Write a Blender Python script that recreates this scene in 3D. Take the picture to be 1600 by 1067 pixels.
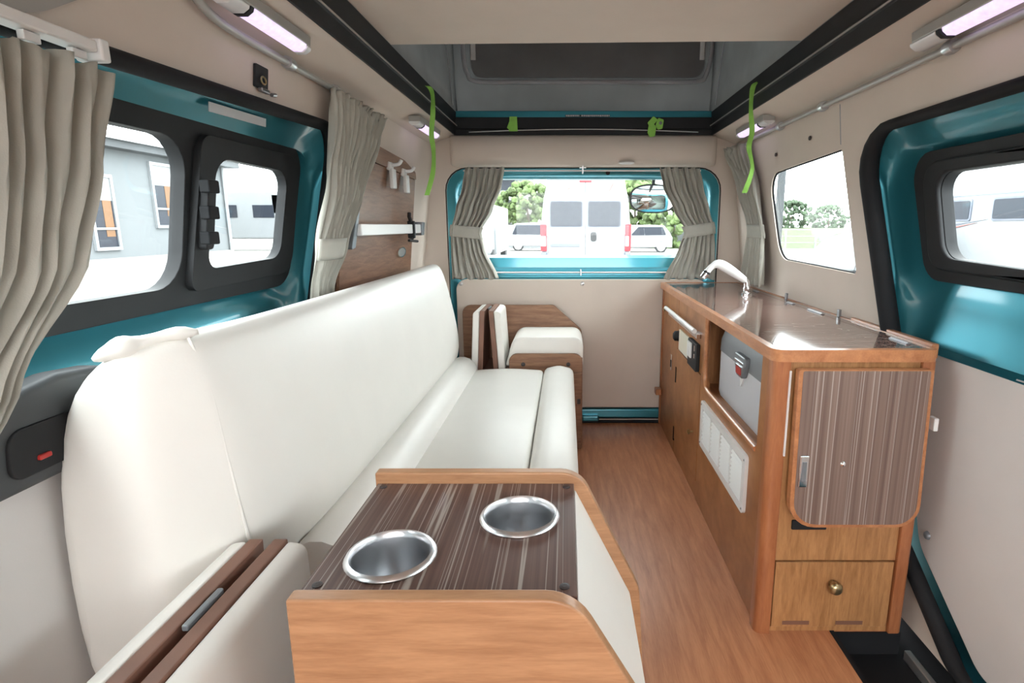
import bpy, bmesh, math, random
from mathutils import Vector
random.seed(7)
for o in list(bpy.data.objects): bpy.data.objects.remove(o)
scene = bpy.context.scene
COL = scene.collection

# ------------------------------------------------------------------ camera
cam_d = bpy.data.cameras.new('camera'); cam = bpy.data.objects.new('camera', cam_d); COL.objects.link(cam)
cam.location = (0, 0, 0.95)
cam.rotation_euler = (math.pi/2 - math.atan(181/880), 0, 0)
cam_d.sensor_width = 36; cam_d.lens = 880/1600*36
cam_d.shift_x = -85/1600
cam_d.clip_start = 0.02; cam_d.clip_end = 400
scene.camera = cam
# ------------------------------------------------------------------ sky, sun, exposure
world = bpy.data.worlds.new('overcast_sky'); scene.world = world
world.use_nodes = True
bg = world.node_tree.nodes['Background']
bg.inputs[0].default_value = (0.98, 0.99, 1.0, 1); bg.inputs[1].default_value = 8.0
sun_d = bpy.data.lights.new('sun', 'SUN'); sun = bpy.data.objects.new('sun', sun_d); COL.objects.link(sun)
sun_d.energy = 1.2; sun_d.angle = math.radians(20); sun_d.color = (1, .96, .9)
sun.rotation_euler = (math.radians(-18), math.radians(42), 0)
# added fill lamp outside the windscreen opening, brightens the interior beyond the sky
def area(name, loc, rot, sx, sy, e, col=(1, 1, 1)):
    d = bpy.data.lights.new(name, 'AREA'); d.shape = 'RECTANGLE'; d.size = sx; d.size_y = sy; d.energy = e; d.color = col
    o = bpy.data.objects.new(name, d); COL.objects.link(o); o.location = loc; o.rotation_euler = rot; return o
area('windscreen_fill', (0.07, -2.3, 1.45), (math.radians(78), 0, 0), 2.0, 1.0, 16, (1, .985, .96))
vs = scene.view_settings
vs.view_transform = 'Standard'; vs.look = 'None'; vs.gamma = 1; vs.use_curve_mapping = False
vs.exposure = 0.52

# ------------------------------------------------------------------ materials
MATS = {}
def nodes(name):
    m = bpy.data.materials.new(name); m.use_nodes = True; nt = m.node_tree
    return m, nt, nt.nodes['Principled BSDF']
def setp(b, rough=.5, metal=0, spec=.5, coat=0, coat_r=.08, sheen=0):
    b.inputs['Roughness'].default_value = rough; b.inputs['Metallic'].default_value = metal
    b.inputs['Specular IOR Level'].default_value = spec
    b.inputs['Coat Weight'].default_value = coat; b.inputs['Coat Roughness'].default_value = coat_r
    b.inputs['Sheen Weight'].default_value = sheen
def coords(nt, scale, rot=(0, 0, 0)):
    tc = nt.nodes.new('ShaderNodeTexCoord'); mp = nt.nodes.new('ShaderNodeMapping')
    mp.inputs['Scale'].default_value = scale; mp.inputs['Rotation'].default_value = rot
    nt.links.new(tc.outputs['Object'], mp.inputs['Vector']); return mp.outputs['Vector']
def noise(nt, vec, sc, detail=3, dist=0):
    n = nt.nodes.new('ShaderNodeTexNoise'); n.inputs['Scale'].default_value = sc; n.inputs['Detail'].default_value = detail
    n.inputs['Distortion'].default_value = dist; nt.links.new(vec, n.inputs['Vector']); return n.outputs['Fac']
def ramp(nt, fac, stops):
    r = nt.nodes.new('ShaderNodeValToRGB'); el = r.color_ramp.elements
    while len(el) < len(stops): el.new(.5)
    for e, (p, c) in zip(el, stops): e.position = p; e.color = (*c, 1)
    nt.links.new(fac, r.inputs['Fac']); return r.outputs['Color']
def bump(nt, b, h, strength, dist=.002):
    n = nt.nodes.new('ShaderNodeBump'); n.inputs['Strength'].default_value = strength; n.inputs['Distance'].default_value = dist
    nt.links.new(h, n.inputs['Height']); nt.links.new(n.outputs['Normal'], b.inputs['Normal'])
def plain(name, col, rough=.5, metal=0, spec=.5, coat=0, var=.06, sc=8, bmp=0, bsc=200):
    m, nt, b = nodes(name); setp(b, rough, metal, spec, coat)
    v = coords(nt, (1, 1, 1)); f = noise(nt, v, sc)
    lo = tuple(c*(1-var) for c in col); hi = tuple(min(1, c*(1+var)) for c in col)
    nt.links.new(ramp(nt, f, [(.3, lo), (.7, hi)]), b.inputs['Base Color'])
    if bmp: bump(nt, b, noise(nt, v, bsc, 2), bmp)
    MATS[name] = m; return m
def wood(name, c1, c2, sc, rough=.4, coat=.15, fine=40):
    m, nt, b = nodes(name); setp(b, rough, 0, .4, coat, .2)
    v = coords(nt, sc); f = noise(nt, v, 6, 5, .6)
    g = noise(nt, v, fine, 3)
    mx = nt.nodes.new('ShaderNodeMath'); mx.operation = 'MULTIPLY_ADD'; mx.inputs[1].default_value = .35
    nt.links.new(g, mx.inputs[0]); nt.links.new(f, mx.inputs[2])
    nt.links.new(ramp(nt, mx.outputs[0], [(.42, c1), (.9, c2)]), b.inputs['Base Color'])
    bump(nt, b, g, .08, .001); MATS[name] = m; return m
def zebrano(name, sc, rough, coat, k=1.0, g1=1.0):
    m, nt, b = nodes(name); setp(b, rough, 0, .5, coat, .03)
    v = coords(nt, sc); g = noise(nt, v, 6, 3)
    base = ramp(nt, g, [(.3, (.095*k, .048*k*g1, .039*k*g1)), (.7, (.17*k, .098*k*g1, .08*k*g1))])
    w = noise(nt, v, 1.7, 0)
    msk = ramp(nt, w, [(.562, (0, 0, 0)), (.578, (1, 1, 1)), (.586, (1, 1, 1)), (.606, (0, 0, 0))])
    w2 = noise(nt, v, 3.3, 0)
    msk2 = ramp(nt, w2, [(.338, (0, 0, 0)), (.352, (.9, .9, .9)), (.36, (.9, .9, .9)), (.378, (0, 0, 0))])
    mx0 = nt.nodes.new('ShaderNodeMix'); mx0.data_type = 'RGBA'; mx0.blend_type = 'LIGHTEN'; mx0.inputs[0].default_value = 1
    nt.links.new(msk, mx0.inputs[6]); nt.links.new(msk2, mx0.inputs[7])
    mx = nt.nodes.new('ShaderNodeMix'); mx.data_type = 'RGBA'
    nt.links.new(mx0.outputs[2], mx.inputs[0]); nt.links.new(base, mx.inputs[6])
    mx.inputs[7].default_value = (.36*k**.4, .31*k**.4, .275*k**.4, 1)
    nt.links.new(mx.outputs[2], b.inputs['Base Color']); MATS[name] = m; return m
def glass(name, tint=(.93, .97, .97), refl=.08):
    m = bpy.data.materials.new(name); m.use_nodes = True; nt = m.node_tree; nt.nodes.clear()
    out = nt.nodes.new('ShaderNodeOutputMaterial'); mix = nt.nodes.new('ShaderNodeMixShader')
    t = nt.nodes.new('ShaderNodeBsdfTransparent'); t.inputs[0].default_value = (*tint, 1)
    g = nt.nodes.new('ShaderNodeBsdfGlossy'); g.inputs['Roughness'].default_value = .01
    lw = nt.nodes.new('ShaderNodeLayerWeight'); lw.inputs[0].default_value = .5
    pw = nt.nodes.new('ShaderNodeMath'); pw.operation = 'POWER'; pw.inputs[1].default_value = 4
    ml = nt.nodes.new('ShaderNodeMath'); ml.operation = 'MULTIPLY_ADD'; ml.inputs[1].default_value = .5; ml.inputs[2].default_value = .012
    nt.links.new(lw.outputs['Facing'], pw.inputs[0]); nt.links.new(pw.outputs[0], ml.inputs[0])
    nt.links.new(ml.outputs[0], mix.inputs[0]); nt.links.new(t.outputs[0], mix.inputs[1]); nt.links.new(g.outputs[0], mix.inputs[2])
    nt.links.new(mix.outputs[0], out.inputs[0]); MATS[name] = m; return m
def emit(name, col, s):
    m, nt, b = nodes(name); b.inputs['Base Color'].default_value = (.3, .3, .3, 1)
    b.inputs['Emission Color'].default_value = (*col, 1)
    v = coords(nt, (1, 1, 1)); w = noise(nt, v, 90, 1)
    mm = nt.nodes.new('ShaderNodeMapRange'); mm.inputs[3].default_value = s*.75; mm.inputs[4].default_value = s*1.25
    nt.links.new(w, mm.inputs[0]); nt.links.new(mm.outputs[0], b.inputs['Emission Strength'])
    MATS[name] = m; return m
def canvas_mat(name, col, trans):
    m, nt, b = nodes(name); setp(b, .9, 0, .1)
    v = coords(nt, (1, 1, 1)); f = noise(nt, v, 5, 3)
    lo = tuple(c*.88 for c in col); hi = tuple(c*1.12 for c in col)
    c = ramp(nt, f, [(.3, lo), (.7, hi)])
    nt.links.new(c, b.inputs['Base Color'])
    tr = nt.nodes.new('ShaderNodeBsdfTranslucent'); mix = nt.nodes.new('ShaderNodeMixShader'); mix.inputs[0].default_value = trans
    nt.links.new(c, tr.inputs[0])
    nt.links.new(b.outputs[0], mix.inputs[1]); nt.links.new(tr.outputs[0], mix.inputs[2])
    nt.links.new(mix.outputs[0], nt.nodes['Material Output'].inputs[0]); MATS[name] = m; return m

plain('trim', (0.67, 0.585, 0.515), .75, 0, .25, var=.02, bmp=.06, bsc=500)
plain('card', (0.7, 0.675, 0.66), .6, 0, .3, var=.02, bmp=.04, bsc=400)
plain('vinyl', (0.8, 0.78, 0.735), .42, 0, .4, var=.015, bmp=.05, bsc=320)
plain('teal', (.04, .255, .325), .3, .7, .6, coat=.7, var=.08, sc=3)
plain('black', (0.02, 0.021, 0.023), .6, 0, .25, var=.15)
plain('rubber', (.014, .015, .017), .75, 0, .25, var=.15)
plain('mat_black', (.012, .013, .015), .8, 0, .2)
plain('grey_plastic', (.06, .065, .07), .55, 0, .4)
plain('white_plastic', (.78, .78, .77), .35, 0, .5, var=.01)
plain('cream_plastic', (.74, .70, .58), .4, 0, .5, var=.01)
plain('dial_grey', (.55, .55, .56), .4)
plain('alu', (.62, .63, .64), .3, .9, .5, var=.05)
plain('steel', (.74, .75, .77), .3, 1, .5, var=.02, sc=10)
plain('chrome', (.82, .83, .85), .07, 1, .5, var=.02)
plain('brass', (.45, .36, .2), .3, .9)
plain('rail_grey', (.42, .41, .39), .4, .3)
plain('curtain', (0.44, 0.43, 0.38), .85, 0, .2, var=.05, sc=20, bmp=.1, bsc=600)
plain('fridge_body', (.58, .585, .62), .45, 0, .4, var=.01)
plain('fridge_lid', (.19, .20, .215), .5, 0, .4, var=.03)
plain('latch_red', (.45, .03, .025), .35)
plain('strap', (.30, .62, .12), .7, 0, .2, var=.12, sc=30)
plain('bracket_grey', (.22, .24, .26), .4, .4)
plain('screw', (.3, .3, .31), .35, .8)
plain('dark_screw', (.05, .04, .04), .5)
plain('dark_wood_edge', (.21, .105, .072), .45, 0, .4, var=.15, sc=12)
wood('cab_side', (.27, .105, .038), (.44, .20, .08), (14, 1.2, 1.2), .42, .08)
wood('cab_front', (.30, .135, .05), (.52, .27, .115), (14, 14, 1.6), .38, .2)
wood('console_wood', (.34, .165, .08), (.50, .27, .14), (1.5, 14, 14), .4, .15)
wood('edge_wood', (.36, .135, .055), (.56, .25, .11), (6, 1.5, 6), .3, .4)
wood('post_wood', (.30, .10, .04), (.44, .17, .07), (9, 9, 1.2), .3, .4)
wood('walnut', (.16, .075, .042), (.31, .16, .092), (14, 1.4, 14), .45, .1)
wood('walnut_rear', (.18, .085, .046), (.35, .185, .105), (1.4, 14, 14), .45, .1)
wood('floor_wood', (.40, .155, .07), (.60, .275, .135), (9, .9, 1), .4, .08)
zebrano('zebra_top', (30, .2, 30), .35, .2, .85)
zebrano('zebra_flap', (22, 22, .12), .38, .1, 1.5, 1.22)
zebrano('zebra_counter', (3, 30, 30), .09, .35, 1.3)
glass('pane'); canvas_mat('canvas', (.29, .30, .30), .28); canvas_mat('mesh_window', (.29, .29, .30), .34)
canvas_mat('piping', (.55, .56, .60), .25)
emit('led', (.82, .65, .98), .80)
plain('lens', (.75, .75, .76), .15, 0, .6)
# outside
plain('asphalt', (0.13, 0.128, 0.12), .9, sc=.6, var=.1)
plain('concrete', (0.27, 0.26, 0.24), .9, sc=.5, var=.06)
plain('grey_siding', (0.115, 0.125, 0.132), .8, sc=.4, var=.04)
plain('white_paint', (0.215, 0.225, 0.235), .35, 0, .5, coat=.3, var=.01)
plain('offwhite', (0.18, 0.19, 0.195), .5, var=.02)
plain('van_grey', (0.11, 0.12, 0.15), .5)
plain('dark_glass', (0.022, 0.026, 0.036), .35, 0, .25)
plain('tail_red', (0.32, 0.012, 0.02), .25)
plain('line_red', (0.25, 0.08, 0.07), .5)
plain('tyre', (.03, .03, .032), .8)
plain('leaf', (0.07, 0.105, 0.032), .8, var=.55, sc=1.8)
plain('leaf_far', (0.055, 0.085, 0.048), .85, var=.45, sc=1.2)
plain('bark', (.11, .08, .06), .9)
plain('grass', (0.045, 0.068, 0.02), .9, var=.3, sc=2)
plain('amber', (0.13, 0.06, 0.02), .5)
plain('mirror', (.8, .82, .84), .03, 1)
plain('slate', (0.05, 0.055, 0.06), .7)
plain('pole_grey', (0.035, 0.04, 0.045), .5)

# ------------------------------------------------------------------ mesh helpers
def T(name, label, cat, loc, group=None, kind=None):
    o = bpy.data.objects.new(name, None); COL.objects.link(o); o.location = loc; o.empty_display_size = .05
    tag(o, label, cat, group, kind); return o
def tag(o, label=None, cat=None, group=None, kind=None):
    if label: o['label'] = label
    if cat: o['category'] = cat
    if group: o['group'] = group
    if kind: o['kind'] = kind
    return o
def wpos(o):
    v = Vector(o.location)
    if o.parent: v += wpos(o.parent)
    return v
def obj(name, bm, mat, parent=None, smooth=None, bevel=0, label=None, seg=2, sub=0, weld=False):
    if weld: bmesh.ops.remove_doubles(bm, verts=bm.verts, dist=1e-5)
    bmesh.ops.recalc_face_normals(bm, faces=bm.faces)
    xs = [v.co for v in bm.verts]
    lo = Vector((min(c.x for c in xs), min(c.y for c in xs), min(c.z for c in xs)))
    hi = Vector((max(c.x for c in xs), max(c.y for c in xs), max(c.z for c in xs)))
    org = Vector(((lo.x+hi.x)/2, (lo.y+hi.y)/2, lo.z))
    for v in bm.verts: v.co -= org
    me = bpy.data.meshes.new(name); bm.to_mesh(me); bm.free()
    me.materials.append(MATS[mat])
    o = bpy.data.objects.new(name, me); COL.objects.link(o)
    if parent: o.parent = parent; o.location = org - wpos(parent)
    else: o.location = org
    if smooth is not None:
        for p in me.polygons: p.use_smooth = True
        try: me.set_sharp_from_angle(angle=math.radians(smooth))
        except Exception: pass
    if bevel:
        b = o.modifiers.new('bevel', 'BEVEL'); b.width = bevel; b.segments = seg; b.limit_method = 'ANGLE'; b.angle_limit = math.radians(40)
        for p in me.polygons: p.use_smooth = True
        try: me.set_sharp_from_angle(angle=math.radians(50))
        except Exception: pass
        b.harden_normals = True
    if sub:
        s = o.modifiers.new('sub', 'SUBSURF'); s.levels = sub; s.render_levels = sub
    if label: o['label'] = label
    return o
def B(): return bmesh.new()
def box(bm, x0, x1, y0, y1, z0, z1):
    v = [bm.verts.new((x, y, z)) for x in (x0, x1) for y in (y0, y1) for z in (z0, z1)]
    for f in ((0, 1, 3, 2), (4, 6, 7, 5), (0, 4, 5, 1), (2, 3, 7, 6), (0, 2, 6, 4), (1, 5, 7, 3)): bm.faces.new([v[i] for i in f])
    return bm
def bx(*a): return box(B(), *a)
def rpoly(pts, rs, n=6):
    out = []; m = len(pts)
    if not hasattr(rs, '__len__'): rs = [rs]*m
    for i in range(m):
        p = Vector(pts[i]); a = Vector(pts[i-1]); c = Vector(pts[(i+1) % m]); r = rs[i]
        if r <= 0:
            out.append((p.x, p.y))
            continue
        d1 = (a-p).normalized(); d2 = (c-p).normalized()
        cosang = max(-1, min(1, d1.dot(d2))); ang = math.acos(cosang)
        t = min(r/math.tan(ang/2), (a-p).length*.49, (c-p).length*.49); r = t*math.tan(ang/2)
        bis = (d1+d2).normalized(); cen = p+bis*(r/math.sin(ang/2))
        s = p+d1*t-cen; e = p+d2*t-cen
        a0 = math.atan2(s.y, s.x); a1 = math.atan2(e.y, e.x)
        da = (a1-a0+math.pi) % (2*math.pi)-math.pi
        for k in range(n+1):
            th = a0+da*k/n; out.append((cen.x+r*math.cos(th), cen.y+r*math.sin(th)))
    return out
def rr(u0, v0, u1, v1, r, n=6): return rpoly([(u0, v0), (u1, v0), (u1, v1), (u0, v1)], r, n)
XY = lambda u, v, w: (u, v, w)
YZ = lambda u, v, w: (w, u, v)
XZ = lambda u, v, w: (u, w, v)
def plate(bm, outer, holes, w0, w1, f):
    def cap(w):
        loops = []; edges = []
        for lp in [outer]+list(holes):
            vs_ = [bm.verts.new(f(u, v, w)) for u, v in lp]
            loops.append(vs_)
            for i in range(len(vs_)): edges.append(bm.edges.new((vs_[i-1], vs_[i])))
        if len(loops) == 1: bm.faces.new(loops[0])
        else: bmesh.ops.triangle_fill(bm, edges=edges, use_beauty=True, use_dissolve=False)
        return loops
    a = cap(w0); b = cap(w1)
    for la, lb in zip(a, b):
        n = len(la)
        for i in range(n): bm.faces.new((la[i-1], la[i], lb[i], lb[i-1]))
    return bm
def pl(outer, w0, w1, f, holes=()): return plate(B(), outer, holes, w0, w1, f)
def loft(bm, loops, cap0=True, cap1=True, closed=True):
    rows = [[bm.verts.new(p) for p in lp] for lp in loops]
    n = len(rows[0])
    for a, b in zip(rows, rows[1:]):
        for i in range(0 if closed else 1, n):
            bm.faces.new((a[i-1], a[i], b[i], b[i-1]))
    if cap0: bm.faces.new(rows[0])
    if cap1: bm.faces.new(rows[-1])
    return bm
def tube(bm, pts, r, n=10, caps=True, closed=False):
    P = [Vector(p) for p in pts]; loops = []; m = len(P); nrm = None
    for i, p in enumerate(P):
        if closed: t = (P[(i+1) % m]-P[i-1]).normalized()
        else: t = (P[min(i+1, m-1)]-P[max(i-1, 0)]).normalized()
        if nrm is None:
            nrm = t.orthogonal().normalized()
        nrm = (nrm-t*nrm.dot(t)).normalized(); bi = t.cross(nrm)
        ri = r[i] if hasattr(r, '__len__') else r
        loops.append([p+(nrm*math.cos(2*math.pi*k/n)+bi*math.sin(2*math.pi*k/n))*ri for k in range(n)])
    if closed: loops.append(loops[0]); return loft(bm, loops, False, False)
    return loft(bm, loops, caps, caps)
def tb(pts, r, n=10): return tube(B(), pts, r, n)
def lathe(bm, prof, org, ax='z', n=24, cap=True):
    loops = []
    for r, h in prof:
        lp = []
        for k in range(n):
            a = 2*math.pi*k/n; c, s = r*math.cos(a), r*math.sin(a)
            d = {'z': (c, s, h), 'x': (h, c, s), 'y': (c, h, s)}[ax]
            lp.append(Vector(org)+Vector(d))
        loops.append(lp)
    return loft(bm, loops, cap, cap)
def lt(*a, **k): return lathe(B(), *a, **k)
def smooth_path(pts, n=6):
    P = [Vector(p) for p in pts]; out = []
    for i in range(len(P)-1):
        p0 = P[max(i-1, 0)]; p1 = P[i]; p2 = P[i+1]; p3 = P[min(i+2, len(P)-1)]
        for k in range(n):
            t = k/n
            out.append(.5*((2*p1)+(-p0+p2)*t+(2*p0-5*p1+4*p2-p3)*t*t+(-p0+3*p1-3*p2+p3)*t**3))
    out.append(P[-1]); return out
S = lambda o, k='structure': tag(o, kind=k)

# ------------------------------------------------------------------ van shell
CXV = 0.075; YR = 2.64; YF = -1.35
def hw(z): return .755 if z < .6 else .755-.12*(z-.6)
def side(s): return lambda y, z, d: (CXV+s*(hw(z)+d), y, z)
LW, RW = side(-1), side(1)
def wx(s, z, d=0): return CXV+s*(hw(z)+d)

# floor: laminate deck with the black step well beside the right sliding door
fl = obj('floor', pl([(-.86, YF), (.637, YF), (.637, 1.180), (.797, 1.180), (.797, 1.60), (.92, 1.60), (.92, YR+.08), (-.86, YR+.08)], -.025, 0, XY), 'floor_wood'); S(fl)
obj('step_well', bx(.637, .93, YF, 1.62, -.09, -.06), 'mat_black', fl, bevel=.004)
obj('step_riser', bx(.639, .797, 1.1752, 1.1797, -.0595, -.0005), 'mat_black', fl)
obj('step_side', bx(.90, .93, YF, 1.60, -.0595, .03), 'mat_black', fl)
obj('door_track', bx(.80, .815, .2, 1.16, -.0595, -.035), 'alu', fl, bevel=.002)
obj('edge_strip', bx(.629, .639, YF, 1.180, -.026, .002), 'mat_black', fl)

def yz_frame(zs):  # row points used to give the sheared plates enough vertices
    return zs
def side_outline(y0, y1, z0, z1):
    zs = [z0, .6, z1]
    return [(y0, z) for z in zs] + [(y1, z) for z in reversed(zs)]
openL = rpoly([(-.45, .02), (1.10, .02), (1.36, .25), (1.452, .66), (1.565, 1.198), (-.45, 1.122)], [.05, .12, .15, .2, .07, .05])
openR = rpoly([(-.45, .02), (1.02, .02), (1.31, .22), (1.385, .66), (1.515, 1.18), (-.45, 1.18)], [.05, .12, .12, .2, .10, .05])
quarter = rpoly([(1.565, .818), (2.14, .828), (2.215, 1.138), (1.635, 1.158)], [.012, .09, .07, .012])
S(obj('wall_left', pl(side_outline(YF, YR, 0, 1.30), 0, .008, LW, [openL]), 'trim', smooth=30))
wr = S(obj('wall_right', pl(side_outline(YF, YR, 0, 1.30), 0, .008, RW, [openR, quarter]), 'trim', smooth=30))
# outer skin behind the trim
S(obj('window_1', pl(rpoly([(1.54, .795), (2.17, .80), (2.24, 1.165), (1.61, 1.185)], .08), .012, .016, RW), 'pane'))
S(obj('trim_1', tube(B(), [RW(u, v, .008) for u, v in quarter], .004, 8, closed=True), 'rubber', smooth=60))
obj('seam', tb([RW(1.64, 1.17, -.0005), RW(1.64, 1.275, -.0005)], .0011, 6), 'bracket_grey', wr)
obj('wall_screw', lt([(.006, -.004), (.007, 0), (.004, .002)], RW(1.83, 1.215, -.003), 'x', 10), 'dark_screw', wr)
obj('wall_screw', lt([(.006, -.004), (.007, 0), (.004, .002)], RW(2.12, 1.20, -.003), 'x', 10), 'dark_screw', wr)

plain('headliner', (.40, .375, .35), .8, 0, .2, var=.02)
S(obj('trim_11', pl(rpoly([(YF+.01, 1.17), (.66, 1.17), (.72, 1.195), (.80, 1.245), (.83, 1.285), (YF+.01, 1.285)], [0, .05, .1, .1, 0, 0]), -.004, -.0005, LW), 'headliner', smooth=30))
# door seals
def seal(name, loop, W):
    inner = []
    P = [Vector(W(u, v, -.004)) for u, v in loop]
    rad = []
    for i in range(len(P)):
        t = (P[(i+1) % len(P)]-P[i-1]).normalized(); rad.append(.013+.010*abs(t.z))
    return S(obj(name, tube(B(), P, rad, 10, closed=True), 'rubber', smooth=60))
seal('trim_2', openL, LW); seal('trim_3', openR, RW)

# sliding doors
def offset_pts(y0, y1, z0, z1, slant, r):  # window-surround loop: rear edge leans with the door
    return rpoly([(y0, z0), (y1-slant, z0), (y1, z1), (y0, z1)], r, 6)
def door(name, s, rear, win, ytop, lbl):
    W = side(s)
    loops2 = [(offset_pts(-.47, rear+.03, .665, ytop+.040, .125, [.02, .10, .05, .05]), .012),
              (offset_pts(-.46, rear+.026, .675, ytop+.024, .125, [.02, .10, .08, .05]), .038),
              (offset_pts(-.40, rear+.018, .735, ytop-.012, .10, [.04, .11, .10, .05]), .060),
              (offset_pts(-.36, rear+.006, .765, ytop-.036, .085, [.05, .10, .09, .05]), .068),
              (offset_pts(-.33, win[0]+.012, win[1]-.012, win[2]+.012, .06, [.05, .08, .07, .05]), .082),
              (offset_pts(-.32, win[0]-.05, win[1]+.03, win[2]-.03, .06, [.05, .06, .05, .05]), .098)]
    bm = loft(B(), [[W(u, v, d) for u, v in lp] for lp, d in loops2], False, False)
    d = obj(name, bm, 'teal', smooth=50); S(d)
    obj('door_skin', pl(rpoly([(-.47, -.03), (1.30, -.03), (rear-.06, .22), (rear-.04, .70), (-.47, .70)], [.02, .1, .1, .03, .02]), .05, .07, W), 'teal', d, bevel=.004)
    return d, W
dL, WL = door('door_1', -1, 1.60, (1.535, .792, 1.150), 1.175, '')
dR, WR = door('door_2', 1, 1.55, (1.435, .822, 1.118), 1.172, '')
# door cards
def card(d, W, rear):
    c = obj('door_card', pl(rpoly([(-.44, .05), (1.0, .045), (1.23, .20), (rear, .36), (rear, .665), (-.44, .69)], [.03, .08, .10, .12, .03, .03]), .016, .048, W), 'card', d, bevel=.006)
    return c
cR = card(dR, WR, 1.285); cL = card(dL, WL, 1.285)
for y, z in ((1.262, .628), (1.20, .24)):
    obj('card_button', lt([(.010, .012), (.011, .004), (.008, -.004), (.003, -.006)], (wx(1, z, .014), y, z), 'x', 14), 'bracket_grey', cR, smooth=50)
# left window: black frame, large pane, small slider
def wframe(d, W, outer, holes, d0, d1, name='window_frame', m='black', bev=.006):
    return obj(name, pl(outer, d0, d1, W, holes), m, d, bevel=bev)
fo = rpoly([(-.34, .792), (1.475, .800), (1.535, 1.150), (-.34, 1.135)], [.05, .07, .06, .05])
big = rpoly([(.10, .838), (1.055, .838), (1.075, 1.105), (.10, 1.100)], [.04, .07, .06, .04])
small_rough = rpoly([(1.10, .84), (1.44, .84), (1.485, 1.112), (1.12, 1.112)], .03)
wframe(dL, WL, fo, [big, small_rough], .070, .098)
small = rpoly([(1.112, .866), (1.398, .874), (1.428, 1.078), (1.145, 1.080)], [.025, .045, .04, .05])
wframe(dL, WL, rpoly([(1.062, .826), (1.458, .834), (1.492, 1.118), (1.10, 1.118)], [.02, .06, .05, .03]), [small], .056, .078, 'slider_frame', 'black', .007)
obj('pane', pl(rpoly([(.06, .81), (1.08, .81), (1.09, 1.13), (.06, 1.12)], .03), .088, .092, WL), 'pane', dL)
obj('slider_pane', pl(rpoly([(1.09, .85), (1.42, .85), (1.45, 1.10), (1.12, 1.10)], .03), .066, .070, WL), 'pane', dL)
# slider latch
la = obj('slider_latch', pl(rpoly([(1.082, .905), (1.108, .905), (1.118, 1.035), (1.092, 1.035)], .008), .040, .060, WL), 'black', dL, bevel=.003)
for z in (.915, .962, 1.01):
    obj('latch_tab', bx(wx(-1, z, .050), wx(-1, z, .030), 1.079, 1.112, z, z+.024), 'rubber', la, bevel=.003)
obj('warning_sticker', pl([(1.10, 1.156), (1.30, 1.161), (1.30, 1.178), (1.10, 1.173)], .044, .0455, WL), 'dial_grey', dL)
# left inside handle
hd = obj('door_handle', pl(rpoly([(.30, .628), (.80, .628), (.815, .755), (.70, .765), (.30, .70)], [.03, .02, .06, .04, .03]), -.012, .030, WL), 'grey_plastic', dL, bevel=.012, seg=3)
obj('handle_recess', pl(rr(.62, .648, .745, .712, .02), -.016, -.010, WL), 'black', hd, bevel=.002)
obj('handle_lever', pl(rr(.715, .660, .750, .715, .012), -.030, -.012, WL), 'bracket_grey', hd, bevel=.005)
obj('lock_button', bx(wx(-1, .66, -.021), wx(-1, .66, -.012), .655, .672, .664, .671), 'latch_red', hd, bevel=.002)
# right window
fo = rpoly([(-.34, .822), (1.375, .822), (1.435, 1.118), (-.34, 1.118)], [.05, .06, .06, .05])
gr_ = rpoly([(1.01, .868), (1.295, .878), (1.325, 1.066), (1.01, 1.066)], [.03, .045, .04, .03])
gr2 = rpoly([(.05, .868), (.93, .868), (.93, 1.075), (.05, 1.075)], .04)
wframe(dR, WR, fo, [gr_, gr2], .070, .098)
wframe(dR, WR, rpoly([(.96, .842), (1.345, .850), (1.375, 1.094), (.96, 1.094)], [.03, .05, .05, .03]), [gr_], .058, .072, 'slider_frame', 'black', .006)
obj('pane', pl(rpoly([(.0, .85), (1.36, .85), (1.38, 1.09), (.0, 1.09)], .03), .088, .092, WR), 'pane', dR)

# rear wall with the hatch opening
cx = CXV
hop = rpoly([(-.548, .02), (.700, .02), (.700, 1.205), (-.548, 1.205)], [.05, .05, .10, .10])
ext = [(cx-.79, 0), (cx+.79, 0), (cx+.79, .6), (cx+.70, 1.345), (cx-.70, 1.345), (cx-.79, .6)]
S(obj('wall_back', pl(ext, YR, YR+.04, XZ, [hop]), 'trim'))
S(obj('trim_4', tube(B(), [(u, YR+.003, v) for u, v in hop], .0035, 8, closed=True), 'rubber', smooth=60))
def hloop(i, y, z0=None): return None
hl = []
def hl_(x0, z0, x1, z1, r, y): hl.append([(u, y, v) for u, v in rpoly([(x0, z0), (x1, z0), (x1, z1), (x0, z1)], r, 6)])
hl_(-.553, .015, .705, 1.210, .10, YR+.02); hl_(-.525, .03, .677, 1.19, .10, YR+.045); hl_(-.505, .55, .657, 1.178, .09, YR+.05)
hl_(-.495, .742, .647, 1.172, .08, YR+.05); hl_(-.485, .755, .637, 1.168, .08, YR+.066)
hl_(-.470, .800, .622, 1.163, .07, YR+.07); hl_(-.465, .812, .617, 1.159, .07, YR+.095)
hatch = S(obj('door_3', loft(B(), hl, False, False), 'teal', smooth=40))
obj('pane', bx(-.48, .63, YR+.088, YR+.092, .80, 1.17), 'pane', hatch)
hc = obj('hatch_card', pl(rpoly([(-.520, .072), (.665, .072), (.665, .702), (-.520, .702)], [.02, .02, .05, .05]), YR+.012, YR+.044, XZ), 'trim', hatch, bevel=.005)
for x in (-.497, .075, .64):
    obj('card_button', lt([(.009, .010), (.010, 0), (.006, -.003)], (x, YR+.012, .682), 'y', 14), 'alu', hc, smooth=50)
obj('sill_ridge', bx(-.46, .60, YR+.030, YR+.06, .706, .722), 'teal', hatch, bevel=.005)
obj('lower_ridge', bx(-.50, .66, YR+.004, YR+.045, .020, .068), 'teal', hatch, bevel=.008)
obj('lock_striker', bx(.075, .16, YR-.02, YR+.03, .010, .040), 'teal', hatch, bevel=.008)
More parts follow.
